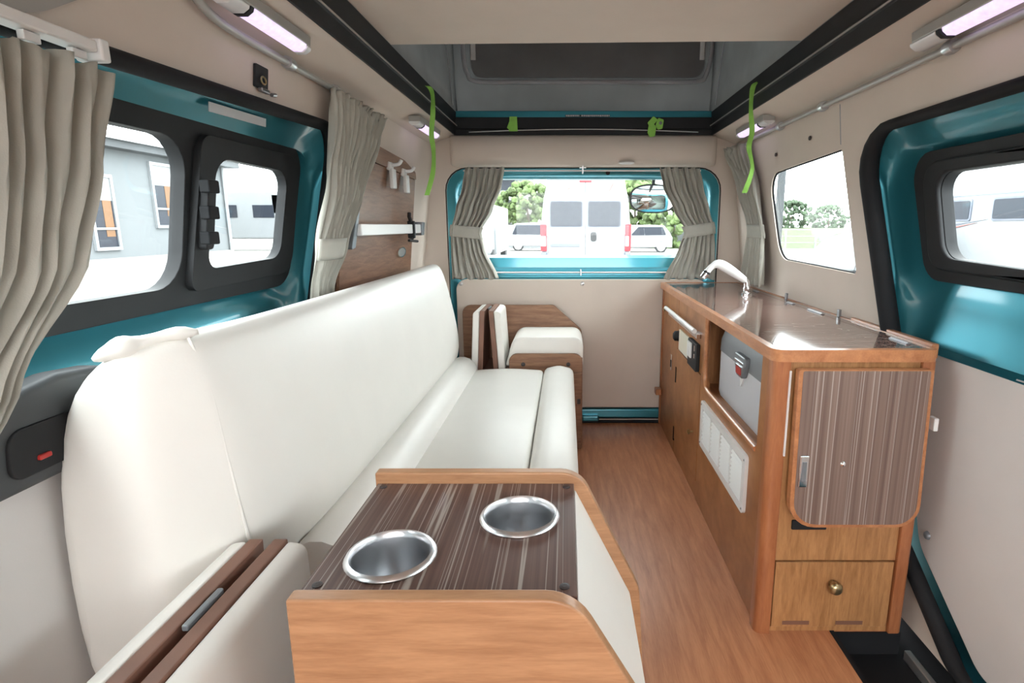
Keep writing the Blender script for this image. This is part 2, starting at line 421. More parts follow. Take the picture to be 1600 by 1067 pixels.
obj('hatch_seal', bx(-.5, .69, YR-.012, YR+.02, .000, .014), 'rubber', hatch, bevel=.004)
obj('dome_button', lt([(.008, .02), (.010, 0), (.005, -.004)], (.190, YR+.04, 1.187), 'y', 12), 'black', hatch, smooth=50)

S(obj('wall_front', pl([(cx-.79, 0), (cx+.79, 0), (cx+.79, .6), (cx+.68, 1.46), (cx-.68, 1.46), (cx-.79, .6)], YF-.04, YF, XZ, [rr(cx-.67, .66, cx+.67, 1.33, .08)]), 'trim'))  # unseen cab front, added to cut the light coming from ahead
# ceiling: sliding bed board panel, soffits, black roof rails
S(obj('ceiling', pl([(cx-.585, YF), (cx+.585, YF), (cx+.585, 1.655), (cx-.585, 1.69)], 1.438, 1.462, XY), 'trim', bevel=.006))
def soffit(name, s):
    prof = [(.690, 1.270), (.690, 1.285), (.676, 1.305), (.648, 1.318), (.566, 1.343), (.566, 1.36), (.74, 1.36), (.74, 1.27)]
    return S(obj(name, pl([(cx+s*a, b) for a, b in prof], YF, YR+.02, XZ), 'trim', smooth=35))
soffit('trim_5', -1); soffit('trim_6', 1)
def rail(name, s):
    prof = [(.567, 1.338), (.561, 1.338), (.558, 1.372), (.552, 1.376), (.552, 1.382), (.560, 1.386), (.556, 1.435), (.60, 1.435), (.60, 1.345), (.567, 1.345)]
    r = S(obj(name, pl([(cx+s*a, b) for a, b in prof], YF, YR-.0, XZ), 'black', bevel=.001))
    obj('bright_strip', bx(min(cx+s*.5515, cx+s*.5535), max(cx+s*.5515, cx+s*.5535), YF, YR-.03, 1.375, 1.379), 'rail_grey', r)
    return r
rail('trim_7', -1); rail('trim_8', 1)
sl = S(obj('trim_9', pl([(2.60, 1.338), (2.592, 1.338), (2.590, 1.36), (2.598, 1.365), (2.598, 1.412), (2.66, 1.412), (2.66, 1.338)], cx-.56, cx+.56, YZ), 'black', bevel=.001))
# bright arched strip on the sill
arch = [(cx-.50+1.0*i/20, 2.588, 1.349+.012*math.sin(math.pi*i/20)) for i in range(21)]
obj('bright_strip', tb(arch, .0018, 6), 'alu', sl)
obj('teal_lip', bx(cx-.56, cx+.56, 2.605, 2.66, 1.412, 1.440), 'teal', sl, bevel=.003)
lab = obj('printed_label', bx(-.005, .190, 2.6035, 2.606, 1.4145, 1.4235), 'slate', sl)
bm = B(); x = -.002; random.seed(3)
while x < .186:
    w = random.uniform(.004, .009)
    if random.random() > .12: box(bm, x, x+w, 2.6022, 2.6036, 1.4158+random.uniform(0, .001), 1.4222)
    x += w+.0018
obj('lettering', bm, 'dial_grey', lab)
# padded header above the hatch
hp = [(2.64, 1.338), (2.60, 1.338), (2.580, 1.325), (2.572, 1.290), (2.580, 1.245), (2.605, 1.215), (2.64, 1.208)]
bm = B(); loops = []
for x, sc in ((-.517, .35), (-.508, .8), (-.49, 1), (-.3, 1.05), (.075, 1.12), (.45, 1.05), (.64, 1), (.658, .8), (.667, .35)):
    loops.append([(x, 2.64-(2.64-y)*sc, (1.338-(1.338-z)*(1 if sc >= 1 else .9+.1*sc))+.0) for y, z in hp])
hdr = S(obj('trim_10', loft(bm, loops), 'trim', smooth=50))
obj('courtesy_lens', lt([(.032, .002), (.036, -.004), (.02, -.009)], (.265, 2.592, 1.224), 'z', 18), 'card', hdr, smooth=50)
# pop-up roof: canvas walls, rear mesh window, roof cap
cz0, cz1 = 1.436, 1.98
cv = S(obj('wall_canvas_rear', bx(cx-.66, cx+.66, 2.655, 2.662, cz0-.02, cz1), 'canvas'))
obj('mesh_window', pl(rpoly([(-.415, 1.585), (.600, 1.585), (.615, 1.9), (-.43, 1.9)], .05), 2.648, 2.654, XZ), 'mesh_window', cv)
obj('window_piping', tb(smooth_path([(-.45, 2.648, 1.9), (-.448, 2.648, 1.68), (-.432, 2.648, 1.60), (-.395, 2.648, 1.570), (-.2, 2.648, 1.566), (.4, 2.648, 1.566), (.575, 2.648, 1.570), (.612, 2.648, 1.60), (.632, 2.648, 1.70), (.634, 2.648, 1.9)], 6), .0095, 8), 'piping', cv, smooth=60)
for x in (-.405, .590):
    obj('zip_light_tab', bx(x-.011, x+.011, 2.644, 2.650, 1.655, 1.80), 'lens', cv, bevel=.003)  # pale plates standing in for light coming through the zip ends
for s, n in ((-1, 'wall_canvas_left'), (1, 'wall_canvas_right')):
    bm = B(); rows = []
    for j in range(9):
        z = cz0+(cz1-cz0)*j/8
        rows.append([(cx+s*(.562+.012*math.sin(i*1.1+j*.9)*(j/8)+.03*j/8), .66+1.998*i/30, z) for i in range(31)])
    loft(bm, rows, False, False, False)
    c = S(obj(n, bm, 'canvas', smooth=60)); sd = c.modifiers.new('thick', 'SOLIDIFY'); sd.thickness = .004
    obj('canvas_seam', tb([(cx+s*.556, 2.54, 1.45), (cx+s*.56, 2.50, 1.6), (cx+s*.575, 2.47, 1.8)], .002, 6), 'piping', c)
S(obj('roof', bx(cx-.72, cx+.72, .6, 2.75, 1.98, 2.02), 'card', bevel=.01))
obj_ = obj('roof_front', bx(cx-.72, cx+.72, .62, .66, 1.465, 1.98), 'canvas'); S(obj_)

# ------------------------------------------------------------------ bench sofa
sofa = T('bench_sofa', 'long white vinyl bench sofa along the left side', 'sofa', (-.3, 1.6, 0))
secs = []
def sec(y, fb, ft, t, tb_, mb, bb, ins=0):
    pts = [fb, ((fb[0]*.5+ft[0]*.5)+.006, (fb[1]+ft[1])/2), ft, t, tb_, mb, bb, ((fb[0]+bb[0])/2, min(fb[1], bb[1]))]
    c = (sum(p[0] for p in pts)/8, sum(p[1] for p in pts)/8)
    return [(p[0]+(c[0]-p[0])*ins, y, p[1]+(c[1]-p[1])*ins) for p in pts]
N_ = ((-.43, .405), (-.500, .780), (-.527, .803), (-.575, .794), (-.622, .66), (-.655, .30))
for y, i in ((2.300, .06), (2.298, .012), (2.290, 0), (2.27, 0), (2.0, 0), (1.6, 0), (1.2, 0), (.95, 0)): secs.append(sec(y, *N_, ins=i))
secs.append(sec(.83, (-.450, .42), (-.505, .780), (-.530, .804), (-.590, .798), (-.650, .68), (-.69, .30)))
secs.append(sec(.780, (-.470, .42), (-.507, .780), (-.532, .804), (-.595, .798), (-.666, .70), (-.690, .30)))
secs.append(sec(.762, (-.490, .41), (-.513, .778), (-.537, .803), (-.598, .797), (-.672, .70), (-.692, .30)))
secs.append(sec(.735, (-.515, .40), (-.530, .772), (-.552, .800), (-.604, .792), (-.678, .69), (-.692, .28)))
secs.append(sec(.700, (-.545, .38), (-.555, .758), (-.572, .790), (-.614, .778), (-.684, .67), (-.692, .25)))
secs.append(sec(.685, (-.575, .40), (-.580, .72), (-.590, .755), (-.620, .750), (-.680, .65), (-.690, .27)))
bk = obj('backrest', loft(B(), secs), 'vinyl', sofa, smooth=75, sub=2)
# seam at the near end of the backrest
obj('seam', tb(smooth_path([(-.527, .770, .797), (-.507, .772, .72), (-.493, .772, .60), (-.478, .775, .46)], 5), .0025, 6), 'vinyl', bk, smooth=60)
# loose crumpled fold on the near top corner
fp_ = smooth_path([(-.520, .782, .803), (-.545, .760, .803), (-.566, .735, .797), (-.584, .712, .792), (-.605, .700, .782)], 4)
obj('cover_fold', tb(fp_, [.004, .006, .009, .010, .009, .008, .008, .009, .010, .012, .015, .016, .014, .011, .009, .006, .003], 10), 'vinyl', bk, smooth=80)
# lower bolster
bm = B(); rows = []
for y, k in ((2.292, .55), (2.287, .85), (2.275, 1), (1.8, 1), (1.3, 1), (.88, 1)):
    rows.append([(-.432+.062*k*math.cos(a), y, .352+.066*k*math.sin(a)) for a in [2*math.pi*i/18 for i in range(18)]])
obj('bolster', loft(bm, rows), 'vinyl', sofa, smooth=60)
def pad(name, x0, x1, y0, y1, z0, z1, par, r=.028, m='vinyl', crown=.006):
    bm = B(); nx, ny = 8, 10; rows = []
    prof = [(0, z0), (0, z1-r)]+[(r*(1-math.cos(a)), z1-r+r*math.sin(a)) for a in (math.pi/6, math.pi/3, math.pi/2)]
    xs = [(x0+d, z) for d, z in prof]; n = 5
    for i in range(1, n): xs.append((x0+r+(x1-x0-2*r)*i/n, z1+crown*math.sin(math.pi*i/n)))
    xs += [(x1-d, z) for d, z in reversed(prof)]
    for y, k in ((y0, -.022), (y0+.006, -.007), (y0+.02, 0), ((y0+y1)/2, 0), (y1-.02, 0), (y1-.006, -.007), (y1, -.022)):
        rows.append([(x, y, z+(k if z > z0+.01 else 0)) for x, z in xs])
    return obj(name, loft(bm, rows), m, par, smooth=60)
pad('seat_cushion', -.386, -.0955, .885, 2.275, .20, .366, sofa, .016)
pad('front_cushion', -.0945, .030, .885, 2.285, .20, .376, sofa, .030)
obj('seat_base', bx(-.52, .0, .875, 2.285, 0, .198), 'walnut_rear', sofa, bevel=.003)

# ------------------------------------------------------------------ rear corner unit
ru = T('rear_armrest_box', 'walnut armrest box with white padded top in rear corner', 'armrest', (-.09, 2.45, 0))
obj('front_panel', pl(rpoly([(-.243, .0), (.068, .0), (.068, .420), (-.243, .420)], [0, 0, .035, .035]), 2.315, 2.333, XZ), 'walnut_rear', ru, bevel=.002)
obj('side_panel', bx(.050, .068, 2.334, 2.60, 0, .40), 'walnut_rear', ru, bevel=.002)
pts = rpoly([(-.262, .36), (.072, .36), (.072, .488), (-.225, .488)], [0, 0, .045, .05])
obj('cushion', pl(pts, 2.336, 2.595, XZ), 'vinyl', ru, bevel=.014, seg=3)
for x in (-.183, .008):
    obj('panel_screw', lt([(.0085, .003), (.009, -.001), (.005, -.004)], (x, 2.3145, .375), 'y', 12), 'dark_screw', ru, smooth=50)
obj('lower_panel', bx(.030, .064, 2.300, 2.314, 0, .34), 'walnut_rear', ru, bevel=.002)
obj('latch', bx(.046, .060, 2.293, 2.300, .205, .228), 'dark_screw', ru, bevel=.003)
obj('inner_shelf', bx(-.47, -.245, 2.335, 2.60, .318, .336), 'dark_wood_edge', ru, bevel=.002)
sb = obj('side_board', pl(rpoly([(-.487, 0), (.072, 0), (.072, .470), (-.060, .587), (-.487, .587)], [0, 0, .03, .03, .04]), 2.606, 2.625, XZ), 'walnut_rear', bevel=.002)
tag(sb, 'flat walnut board with a cut corner standing against the hatch card', 'board')

def pad_pair(name, lbl, x0, y0, y1, z0, z1, spread, wmat='dark_wood_edge', hinge_y=None):
    t = T(name, lbl, 'cushion', (x0, (y0+y1)/2, z0), 'folded cushion boards at the two ends of the sofa')
    for s in (-1, 1):
        g = .006; tb0 = x0+s*spread
        # slanted slab: bottom further out than the top
        def slab(a, b): return [(tb0+s*a, z0), (tb0+s*b, z0), (x0+s*(g+b), z1), (x0+s*(g+a), z1)]
        bd = obj('board', pl(slab(.002, .022), y0, y1, XZ), wmat, t, bevel=.002)
        q = slab(.0225, .052); q = [(u, v) for u, v in q]
        q[2] = (q[2][0], q[2][1]-.004); q[3] = (q[3][0], q[3][1]-.001)
        obj('pad', pl(rpoly(q, [.006, .02, .02, .006]), y0+.003, y1-.003, XZ), 'vinyl', t, bevel=.012, seg=3)
    if hinge_y is not None:
        obj('hinge', bx(x0-.004, x0+.004, hinge_y-.035, hinge_y+.035, z1-.006, z1+.002), 'bracket_grey', t, bevel=.002)
    return t
pad_pair('folding_cushion', 'pair of folded white cushion boards standing beside the rear armrest box', -.335, 2.335, 2.56, .337, .600, .022, hinge_y=2.45)
pad_pair('folding_cushion', 'pair of folded white cushion boards in the foreground beside the cup holder console', -.437, .42, .752, .06, .500, .016, hinge_y=.60)

# ------------------------------------------------------------------ cup holder console
con = T('cup_holder_console', 'wooden console with striped top and two cup holders, at the near sofa end', 'console', (-.13, .70, 0))
cp_ = [(-.305, 0), (.145, 0), (.122, .355), (.022, .565), (-.305, .565)]
obj('end_panel', pl(rpoly(cp_, [0, 0, .04, .05, .004]), .835, .855, XZ), 'console_wood', con, bevel=.003)
obj('end_panel', pl(rpoly([(-.302, 0), (.135, 0), (.112, .38), (.010, .557), (-.302, .557)], [0, 0, .04, .06, .004]), .535, .555, XZ), 'console_wood', con, bevel=.003)
def circ(cx_, cy_, r, n=36): return [(cx_+r*math.cos(2*math.pi*k/n), cy_+r*math.sin(2*math.pi*k/n)) for k in range(n)]
cups = ((-.218, .632), (-.066, .728))
top = obj('striped_top', pl([(-.300, .556), (.012, .556), (.012, .834), (-.300, .834)], .530, .547, XY, [circ(*c, .0475) for c in cups]), 'zebra_top', con)
for x, y in ((-.285, .575), (-.288, .822), (.0, .822), (-.002, .572)):
    obj('top_screw', lt([(.006, -.002), (.006, .0012), (.003, .002)], (x, y, .547), 'z', 12), 'dark_screw', top)
for c in cups:
    prof = [(.0462, -.080), (.0465, -.004), (.0475, .0015), (.050, .005), (.054, .004), (.0562, .0), (.0555, -.0015), (.050, -.0015), (.0475, -.003), (.0475, -.083)]
    bm = lathe(B(), prof, (c[0], c[1], .549), 'z', 40, False)
    ch = obj('cup_holder', bm, 'steel', con, smooth=50)
    obj('cup_floor', lt([(.0462, -.083), (.0462, -.080), (.01, -.0805)], (c[0], c[1], .549), 'z', 32), 'steel', ch)
q = [(.085, .02), (.128, .02), (.106, .350), (.012, .540), (.0125, .528), (.0125, .43)]
obj('padded_side', pl(rpoly(q, [0, 0, .03, .006, 0, 0]), .5555, .8345, XZ), 'vinyl', con, smooth=40)

# ------------------------------------------------------------------ kitchen cabinet
XF = .455; Y0 = 1.178; Y1 = 2.632; ZT = .664
kc = T('kitchen_cabinet', 'wooden galley cabinet along the right wall with fridge niche', 'cabinet', (.62, 1.9, 0))
# carcass: back, floor, niche lining
obj('carcass', bx(.472, .80, 1.88, Y1-.004, .0, ZT), 'cab_side', kc)
obj('niche_floor', bx(.474, .80, Y0+.02, 1.88, .0, .415), 'cab_side', kc)
obj('niche_back', bx(.79, .80, Y0+.02, 1.88, .415, ZT), 'cab_side', kc)
obj('side_panel', bx(XF+.003, .472, 2.272, Y1, 0, ZT), 'cab_side', kc, bevel=.0015)
obj('control_panel', bx(XF+.003, .472, 1.852, 2.269, .455, ZT), 'cab_side', kc, bevel=.0015)
door_ = obj('door', bx(XF+.001, .472, 1.852, 2.269, .065, .452), 'cab_side', kc, bevel=.0015)
obj('kick_board', bx(XF+.003, .472, 1.852, 2.269, 0, .062), 'cab_side', kc, bevel=.0015)
niche = rpoly([(1.275, .425), (1.80, .425), (1.80, ZT), (1.275, ZT)], [.01, .05, 0, 0])
face = rpoly([(Y0+.035, 0), (1.849, 0), (1.849, ZT), (1.812, ZT), (1.805, ZT), (1.80, .425), (1.275, .425), (1.275, ZT), (Y0+.035, ZT)], [0, 0, 0, 0, 0, .05, .012, 0, 0])
obj('niche_panel', pl(face, XF+.001, .472, YZ), 'cab_side', kc, bevel=.002)
ed = smooth_path([(XF+.004, 1.803, ZT-.002), (XF+.004, 1.803, .55), (XF+.004, 1.802, .475), (XF+.004, 1.79, .440), (XF+.004, 1.755, .423), (XF+.004, 1.6, .422), (XF+.004, 1.28, .422)], 5)
obj('niche_trim', tb(ed, .0085, 8), 'edge_wood', kc, smooth=60)
# corner posts
obj('corner_post', pl(rpoly([(.447, Y0-.006), (.483, Y0-.006), (.483, Y0+.034), (.447, Y0+.034)], [.018, .002, .002, .004]), 0, ZT, XY), 'post_wood', kc, smooth=30)
obj('corner_post', pl(rpoly([(.765, Y0-.006), (.797, Y0-.006), (.797, Y0+.034), (.765, Y0+.034)], [.002, .012, .002, .002]), 0, ZT, XY), 'post_wood', kc, smooth=30)
obj('rear_trim', bx(XF-.004, .470, Y1-.010, Y1+.004, 0, ZT), 'post_wood', kc, bevel=.003)
# end panel, drawer
obj('end_panel', bx(.4835, .7645, Y0+.002, Y0+.02, .188, ZT), 'cab_front', kc, bevel=.001)
obj('toe_panel', bx(.4835, .7645, Y0+.004, Y0+.02, 0, .012), 'cab_front', kc)
dr = obj('drawer', bx(.487, .762, Y0, Y0+.02, .014, .184), 'cab_front', kc, bevel=.0015)
obj('knob', lt([(.006, 0), (.006, -.012), (.013, -.016), (.016, -.024), (.012, -.031), (.003, -.033)], (.620, Y0, .132), 'y', 20), 'brass', dr, smooth=50)
for x in (.545, .672): obj('vent_slot', bx(x-.032, x+.032, Y0-.0008, Y0+.004, .020, .030), 'dark_wood_edge', dr)
obj('catch_slot', bx(.515, .595, Y0-.004, Y0+.003, .268, .292), 'black', kc, bevel=.003)
obj('edge_strip', bx(.4795, .4835, Y0-.010, Y0-.004, .45, .645), 'white_plastic', kc, bevel=.001)
# controls on the side face
obj('knob', lt([(.004, 0), (.004, -.010), (.0085, -.013), (.0095, -.018), (.003, -.022)], (XF+.003, 2.52, .580), 'x', 14), 'brass', kc, smooth=50)
obj('knob', lt([(.004, 0), (.004, -.010), (.0085, -.013), (.0095, -.018), (.003, -.022)], (XF+.001, 1.925, .222), 'x', 14), 'brass', door_, smooth=50)
tr_ = obj('towel_rail', tb([(XF-.022, 2.43, .600), (XF-.022, 1.872, .600)], .0085, 10), 'white_plastic', kc, smooth=60)
obj('rail_base', bx(XF-.016, XF+.003, 1.868, 2.40, .574, .590), 'chrome', tr_, bevel=.002)
sp_ = obj('switch_plate', bx(XF-.004, XF+.003, 2.02, 2.215, .462, .545), 'cream_plastic', kc, bevel=.002)
obj('socket_knob', lt([(.022, .004), (.020, -.014), (.012, -.02)], (XF, 2.252, .510), 'x', 18), 'black', kc, smooth=50)
sk = obj('socket_box', bx(XF-.012, XF+.003, 1.880, 2.012, .455, .552), 'black', kc, bevel=.003)
for y in (1.955, 1.985): obj('rocker_switch', bx(XF-.018, XF-.012, y-.013, y+.013, .490, .545), 'white_plastic', sk, bevel=.002)
obj('indicator', bx(XF-.014, XF-.012, 1.893, 1.905, .525, .545), 'chrome', sk)
obj('indicator', bx(XF-.014, XF-.012, 1.893, 1.905, .500, .515), 'chrome', sk)
lk = obj('lock_plate', bx(XF-.002, XF+.003, 2.362, 2.386, .335, .405), 'chrome', kc, bevel=.002)
obj('keyhole', bx(XF-.004, XF-.002, 2.367, 2.381, .350, .380), 'black', lk)
for z0, z1 in ((.31, .375), (.055, .115)): obj('finger_slot', bx(XF-.001, XF+.004, 2.262, 2.276, z0, z1), 'mat_black', kc)
obj('wood_stop', bx(XF-.028, XF, 2.585, 2.634, .155, .185), 'edge_wood', kc, bevel=.004)
# louvred vent
vg = obj('louvre_vent', pl(rr(1.318, .228, 1.792, .385, .012), XF-.008, XF+.001, YZ, [rr(1.342+.108*k, .250, 1.442+.108*k, .362, .003, 2) for k in range(4)]), 'white_plastic', kc, bevel=.001)
obj('vent_backing', bx(XF-.0005, XF+.0012, 1.33, 1.78, .245, .368), 'bracket_grey', vg)
slat = None
for k in range(4):
    for j in range(9):
        z = .2515+.0122*j; y = 1.342+.108*k
        if slat is None:
            bm = pl([(XF-.0075, z), (XF-.006, z-.001), (XF-.002, z+.0045), (XF-.003, z+.006)], y, y+.1, lambda u, v, w: (u, w, v))
            slat = obj('slat', bm, 'white_plastic', vg); base = Vector(slat.location); ref = (y, z)
        else:
            c = slat.copy(); COL.objects.link(c); c.location = base+Vector((0, y-ref[0], z-ref[1]))
for y, z in ((1.328, .372), (1.328, .240), (1.782, .372), (1.782, .240)):
    obj('vent_screw', lt([(.003, .002), (.003, -.0012), (.001, -.002)], (XF-.008, y, z), 'x', 8), 'screw', vg)

# worktop
wt = T('worktop', 'glossy striped worktop with wooden edging on top of the kitchen cabinet', 'worktop', (.62, 1.9, ZT+.001))
out = rpoly([(.440, Y0-.012), (.792, Y0-.012), (.803, 1.30), (.808, Y1), (.440, Y1)], [.03, .015, 0, 0, .004])
inn = rpoly([(.458, Y0+.008), (.785, Y0+.008), (.792, 1.30), (.796, Y1-.010), (.458, Y1-.010)], [.018, .004, 0, 0, .004])
obj('edging', pl(out, ZT+.001, ZT+.0275, XY, [inn]), 'edge_wood', wt, bevel=.006, seg=3)
zt0, zt1 = ZT+.004, ZT+.026
obj('lid', pl(rpoly([(.4595, Y0+.010), (.762, Y0+.010), (.762, 1.868), (.4595, 1.868)], [.016, .002, .002, .002]), zt0, zt1, XY), 'zebra_counter', wt)
obj('lid', bx(.4595, .762, 1.870, 2.240, zt0, zt1), 'zebra_counter', wt)
obj('lid', bx(.4595, .762, 2.242, Y1-.0115, zt0, zt1), 'zebra_counter', wt)
obj('rear_strip', pl([(.764, Y0+.010), (.784, Y0+.010), (.791, 1.30), (.795, Y1-.0115), (.764, Y1-.0115)], zt0, zt1, XY), 'zebra_counter', wt)
for y, l in ((2.29, .05), (1.93, .05), (1.76, .10), (1.30, .07)):
    h = obj('hinge', bx(.758, .770, y-l, y, zt1, zt1+.003), 'screw', wt, bevel=.001)
    obj('hinge_pin', tb([(.763, y-l+.001, zt1+.003), (.763, y-.001, zt1+.003)], .0018, 8), 'screw', h)
obj('back_bead', bx(.797, .812, Y0+.02, 1.56, ZT+.001, ZT+.034), 'edge_wood', wt, bevel=.003)
for y in (2.02, 1.62):
    obj('fixing_clip', bx(.788, .797, y-.006, y+.006, zt1, zt1+.022), 'screw', wt, bevel=.002)

# faucet
fx, fy, fz = .690, 2.15, zt1
fa = T('faucet', 'folding faucet with white handle arm and chrome base on the worktop', 'faucet', (fx, fy, fz+.0005))
obj('base', lt([(.020, .0006), (.020, .006), (.013, .009), (.012, .020), (.014, .024), (.010, .034)], (fx, fy, fz), 'z', 22), 'chrome', fa, smooth=45)
obj('joint', tb([(fx, fy, fz+.030), (fx-.001, fy, fz+.048), (fx-.010, fy, fz+.062)], [.011, .012, .010], 12), 'chrome', fa, smooth=60)
arm = smooth_path([(fx-.006, fy, fz+.054), (fx-.05, fy, fz+.083), (fx-.100, fy, fz+.113), (fx-.124, fy, fz+.116), (fx-.142, fy, fz+.104), (fx-.155, fy, fz+.088)], 5)
rad = [.011+.008*math.sin(math.pi*min(1, i/18)) if i < 18 else .0115 for i in range(len(arm))]
obj('arm', tb(arm, rad, 14), 'white_plastic', fa, smooth=60)
nz = obj('nozzle', tb([(fx-.154, fy, fz+.090), (fx-.161, fy, fz+.079), (fx-.171, fy, fz+.066)], [.012, .013, .012], 14), 'chrome', fa, smooth=60)
obj('nozzle_ring', tb([(fx-.1555, fy, fz+.0875), (fx-.1585, fy, fz+.083)], .0138, 14), 'black', nz, smooth=60)

# flap table hanging on the cabinet end
ft_ = T('folding_table', 'striped flap table hanging down on the end of the kitchen cabinet', 'table', (.635, Y0-.02, .29))
fp = rpoly([(.490, .652), (.775, .652), (.785, .290), (.495, .290)], [.004, .004, .05, .06])
fi = rpoly([(.499, .650), (.768, .650), (.777, .297), (.504, .297)], [.004, .004, .044, .054])
obj('edging', pl(fp, Y0-.030, Y0-.011, XZ, [fi]), 'edge_wood', ft_, bevel=.003)
obj('leaf', pl(fi, Y0-.0305, Y0-.012, XZ), 'zebra_flap', ft_)
la = obj('latch', bx(.507, .527, Y0-.035, Y0-.030, .388, .462), 'chrome', ft_, bevel=.003)
obj('latch_slot', bx(.512, .522, Y0-.0365, Y0-.0345, .402, .448), 'bracket_grey', la, bevel=.001)
obj('leaf_pin', lt([(.007, .0), (.006, -.004), (.002, -.006)], (.602, Y0-.030, .442), 'y', 14), 'chrome', ft_, smooth=50)
ws = obj('door_switch', bx(.790, .800, Y0-.03, Y0-.008, .515, .545), 'white_plastic', kc, bevel=.003)

# portable fridge in the niche
fr = T('portable_fridge', 'grey portable fridge box with darker lid in the cabinet niche', 'fridge', (.62, 1.53, .4155))
bm = B()
sec_ = lambda z, i: [(u, v, z) for u, v in rr(.492+i, 1.295+i, .77, 1.775-i, .03, 5)]
obj('body', loft(B(), [sec_(.4155, .004), sec_(.43, 0), sec_(.561, 0)]), 'fridge_body', fr, smooth=40)
obj('lid', loft(B(), [sec_(.5625, -.002), sec_(.60, .000), sec_(.635, .010), sec_(.652, .028), sec_(.658, .06)]), 'fridge_lid', fr, smooth=40)
lc = obj('latch', loft(B(), [[(u, v, w) for (u, w) in ()] for _ in ()]) if False else pl(rpoly([(1.486, .540), (1.534, .540), (1.556, .578), (1.556, .602), (1.464, .602), (1.464, .578)], .008), .476, .494, YZ), 'bracket_grey', fr, bevel=.005)
obj('badge', pl(rr(1.488, .548, 1.532, .568, .003, 2), .4745, .477, YZ), 'latch_red', lc)
obj('latch_line', bx(.4735, .477, 1.474, 1.546, .581, .585), 'chrome', lc)
obj('latch_line', bx(.4735, .477, 1.484, 1.536, .570, .573), 'chrome', lc)
obj('pull_tab', pl([(1.492, .538), (1.528, .538), (1.52, .508)], .486, .493, YZ), 'white_plastic', fr, bevel=.001)

# ------------------------------------------------------------------ left rear wall fittings
wb = T('wall_board', 'walnut wall board with rounded corner on the rear left side wall', 'board', LW(1.95, .605, -.012))
bo = rpoly([(1.60, .605), (2.36, .605), (2.335, 1.128), (1.60, 1.150)], 0)
obj('lower_panel', pl(bo, -.012, -.002, LW), 'walnut', wb)
obj('upper_panel', pl(rpoly([(1.60, 1.152), (2.335, 1.130), (2.325, 1.155), (2.16, 1.185), (1.60, 1.207)], [0, 0, .03, .2, 0]), -.016, -.002, LW), 'walnut', wb)
def hook(y, z, lbl):
    t = T('coat_hook', lbl, 'hook', LW(y, z, -.02), 'white hooks on the walnut wall board')
    x = wx(-1, z, -.0165)
    obj('base', bx(x, x+.014, y-.022, y+.022, z+.035, z+.062), 'white_plastic', t, bevel=.004)
    obj('clip', bx(x+.008, x+.022, y-.020, y+.020, z-.025, z+.040), 'white_plastic', t, bevel=.004)
    obj('peg', tb(smooth_path([(x+.010, y, z+.052), (x+.035, y+.005, z+.056), (x+.045, y+.008, z+.070)], 4), .006, 8), 'white_plastic', t, smooth=60)
hook(1.985, 1.098, 'white plastic hook on the walnut board, nearer the side curtain')
hook(2.150, 1.092, 'white plastic hook on the walnut board, nearer the rear pillar')
gb = T('grab_bar', 'white bar with grey brackets fixed across the walnut wall board', 'bar', LW(2.0, .93, -.03))
zb = .938; xb = wx(-1, zb, -.052)
obj('bar', bx(xb-.008, xb+.008, 1.625, 2.30, zb-.017, zb+.017), 'white_plastic', gb, bevel=.003)
obj('bracket', pl(rpoly([(1.585, zb-.055), (1.615, zb-.05), (1.635, zb+.06), (1.622, zb+.07)], .006), -.05, -.0125, LW), 'bracket_grey', gb, bevel=.003)
obj('bracket', pl(rr(2.285, zb-.026, 2.325, zb+.026, .005), -.066, -.0005, LW), 'bracket_grey', gb, bevel=.003)
cl = obj('clip', bx(xb-.012, xb+.014, 2.165, 2.185, zb-.035, zb+.030), 'black', gb, bevel=.004)
obj('clip_knob', tb([(xb+.002, 2.165, zb+.030), (xb+.004, 2.14, zb+.045), (xb+.004, 2.145, zb+.058)], .007, 8), 'black', cl, smooth=60)
obj('clip_lever', tb([(xb+.004, 2.175, zb-.035), (xb+.004, 2.12, zb-.042), (xb+.004, 2.24, zb-.048)], .005, 8), 'black', cl, smooth=60)
bd = T('oval_badge', 'small oval metal badge on the walnut wall board', 'badge', LW(2.19, .835, -.013))
el = lambda a, b: [(2.19+a*math.cos(2*math.pi*k/28), .850+b*math.sin(2*math.pi*k/28)) for k in range(28)]
obj('plate', pl(el(.052, .019), -.0165, -.0121, LW), 'alu', bd, bevel=.001)
obj('rim', pl(el(.053, .0195), -.018, -.0121, LW, [el(.046, .0165)]), 'chrome', bd)
# black square latch on the upper left wall
lt_ = T('wall_latch', 'small black square latch plate on the wall above the left window', 'latch', LW(1.185, 1.212, -.004))
p_ = obj('plate', pl(rr(1.165, 1.214, 1.212, 1.256, .003, 3), -.006, -.0005, LW), 'black', lt_, bevel=.001)
obj('ring', tube(B(), [(wx(-1, 1.226, -.010), 1.187+.009*math.cos(a), 1.229+.007*math.sin(a)) for a in [2*math.pi*k/12 for k in range(12)]], .0018, 6, closed=True), 'brass', p_)
obj('catch', bx(wx(-1, 1.21, -.014), wx(-1, 1.21, -.004), 1.176, 1.205, 1.207, 1.215), 'screw', lt_, bevel=.002)
obj('catch_pin', tb([(wx(-1, 1.21, -.008), 1.222, 1.210), (wx(-1, 1.21, -.008), 1.238, 1.213)], .004, 8), 'screw', lt_)

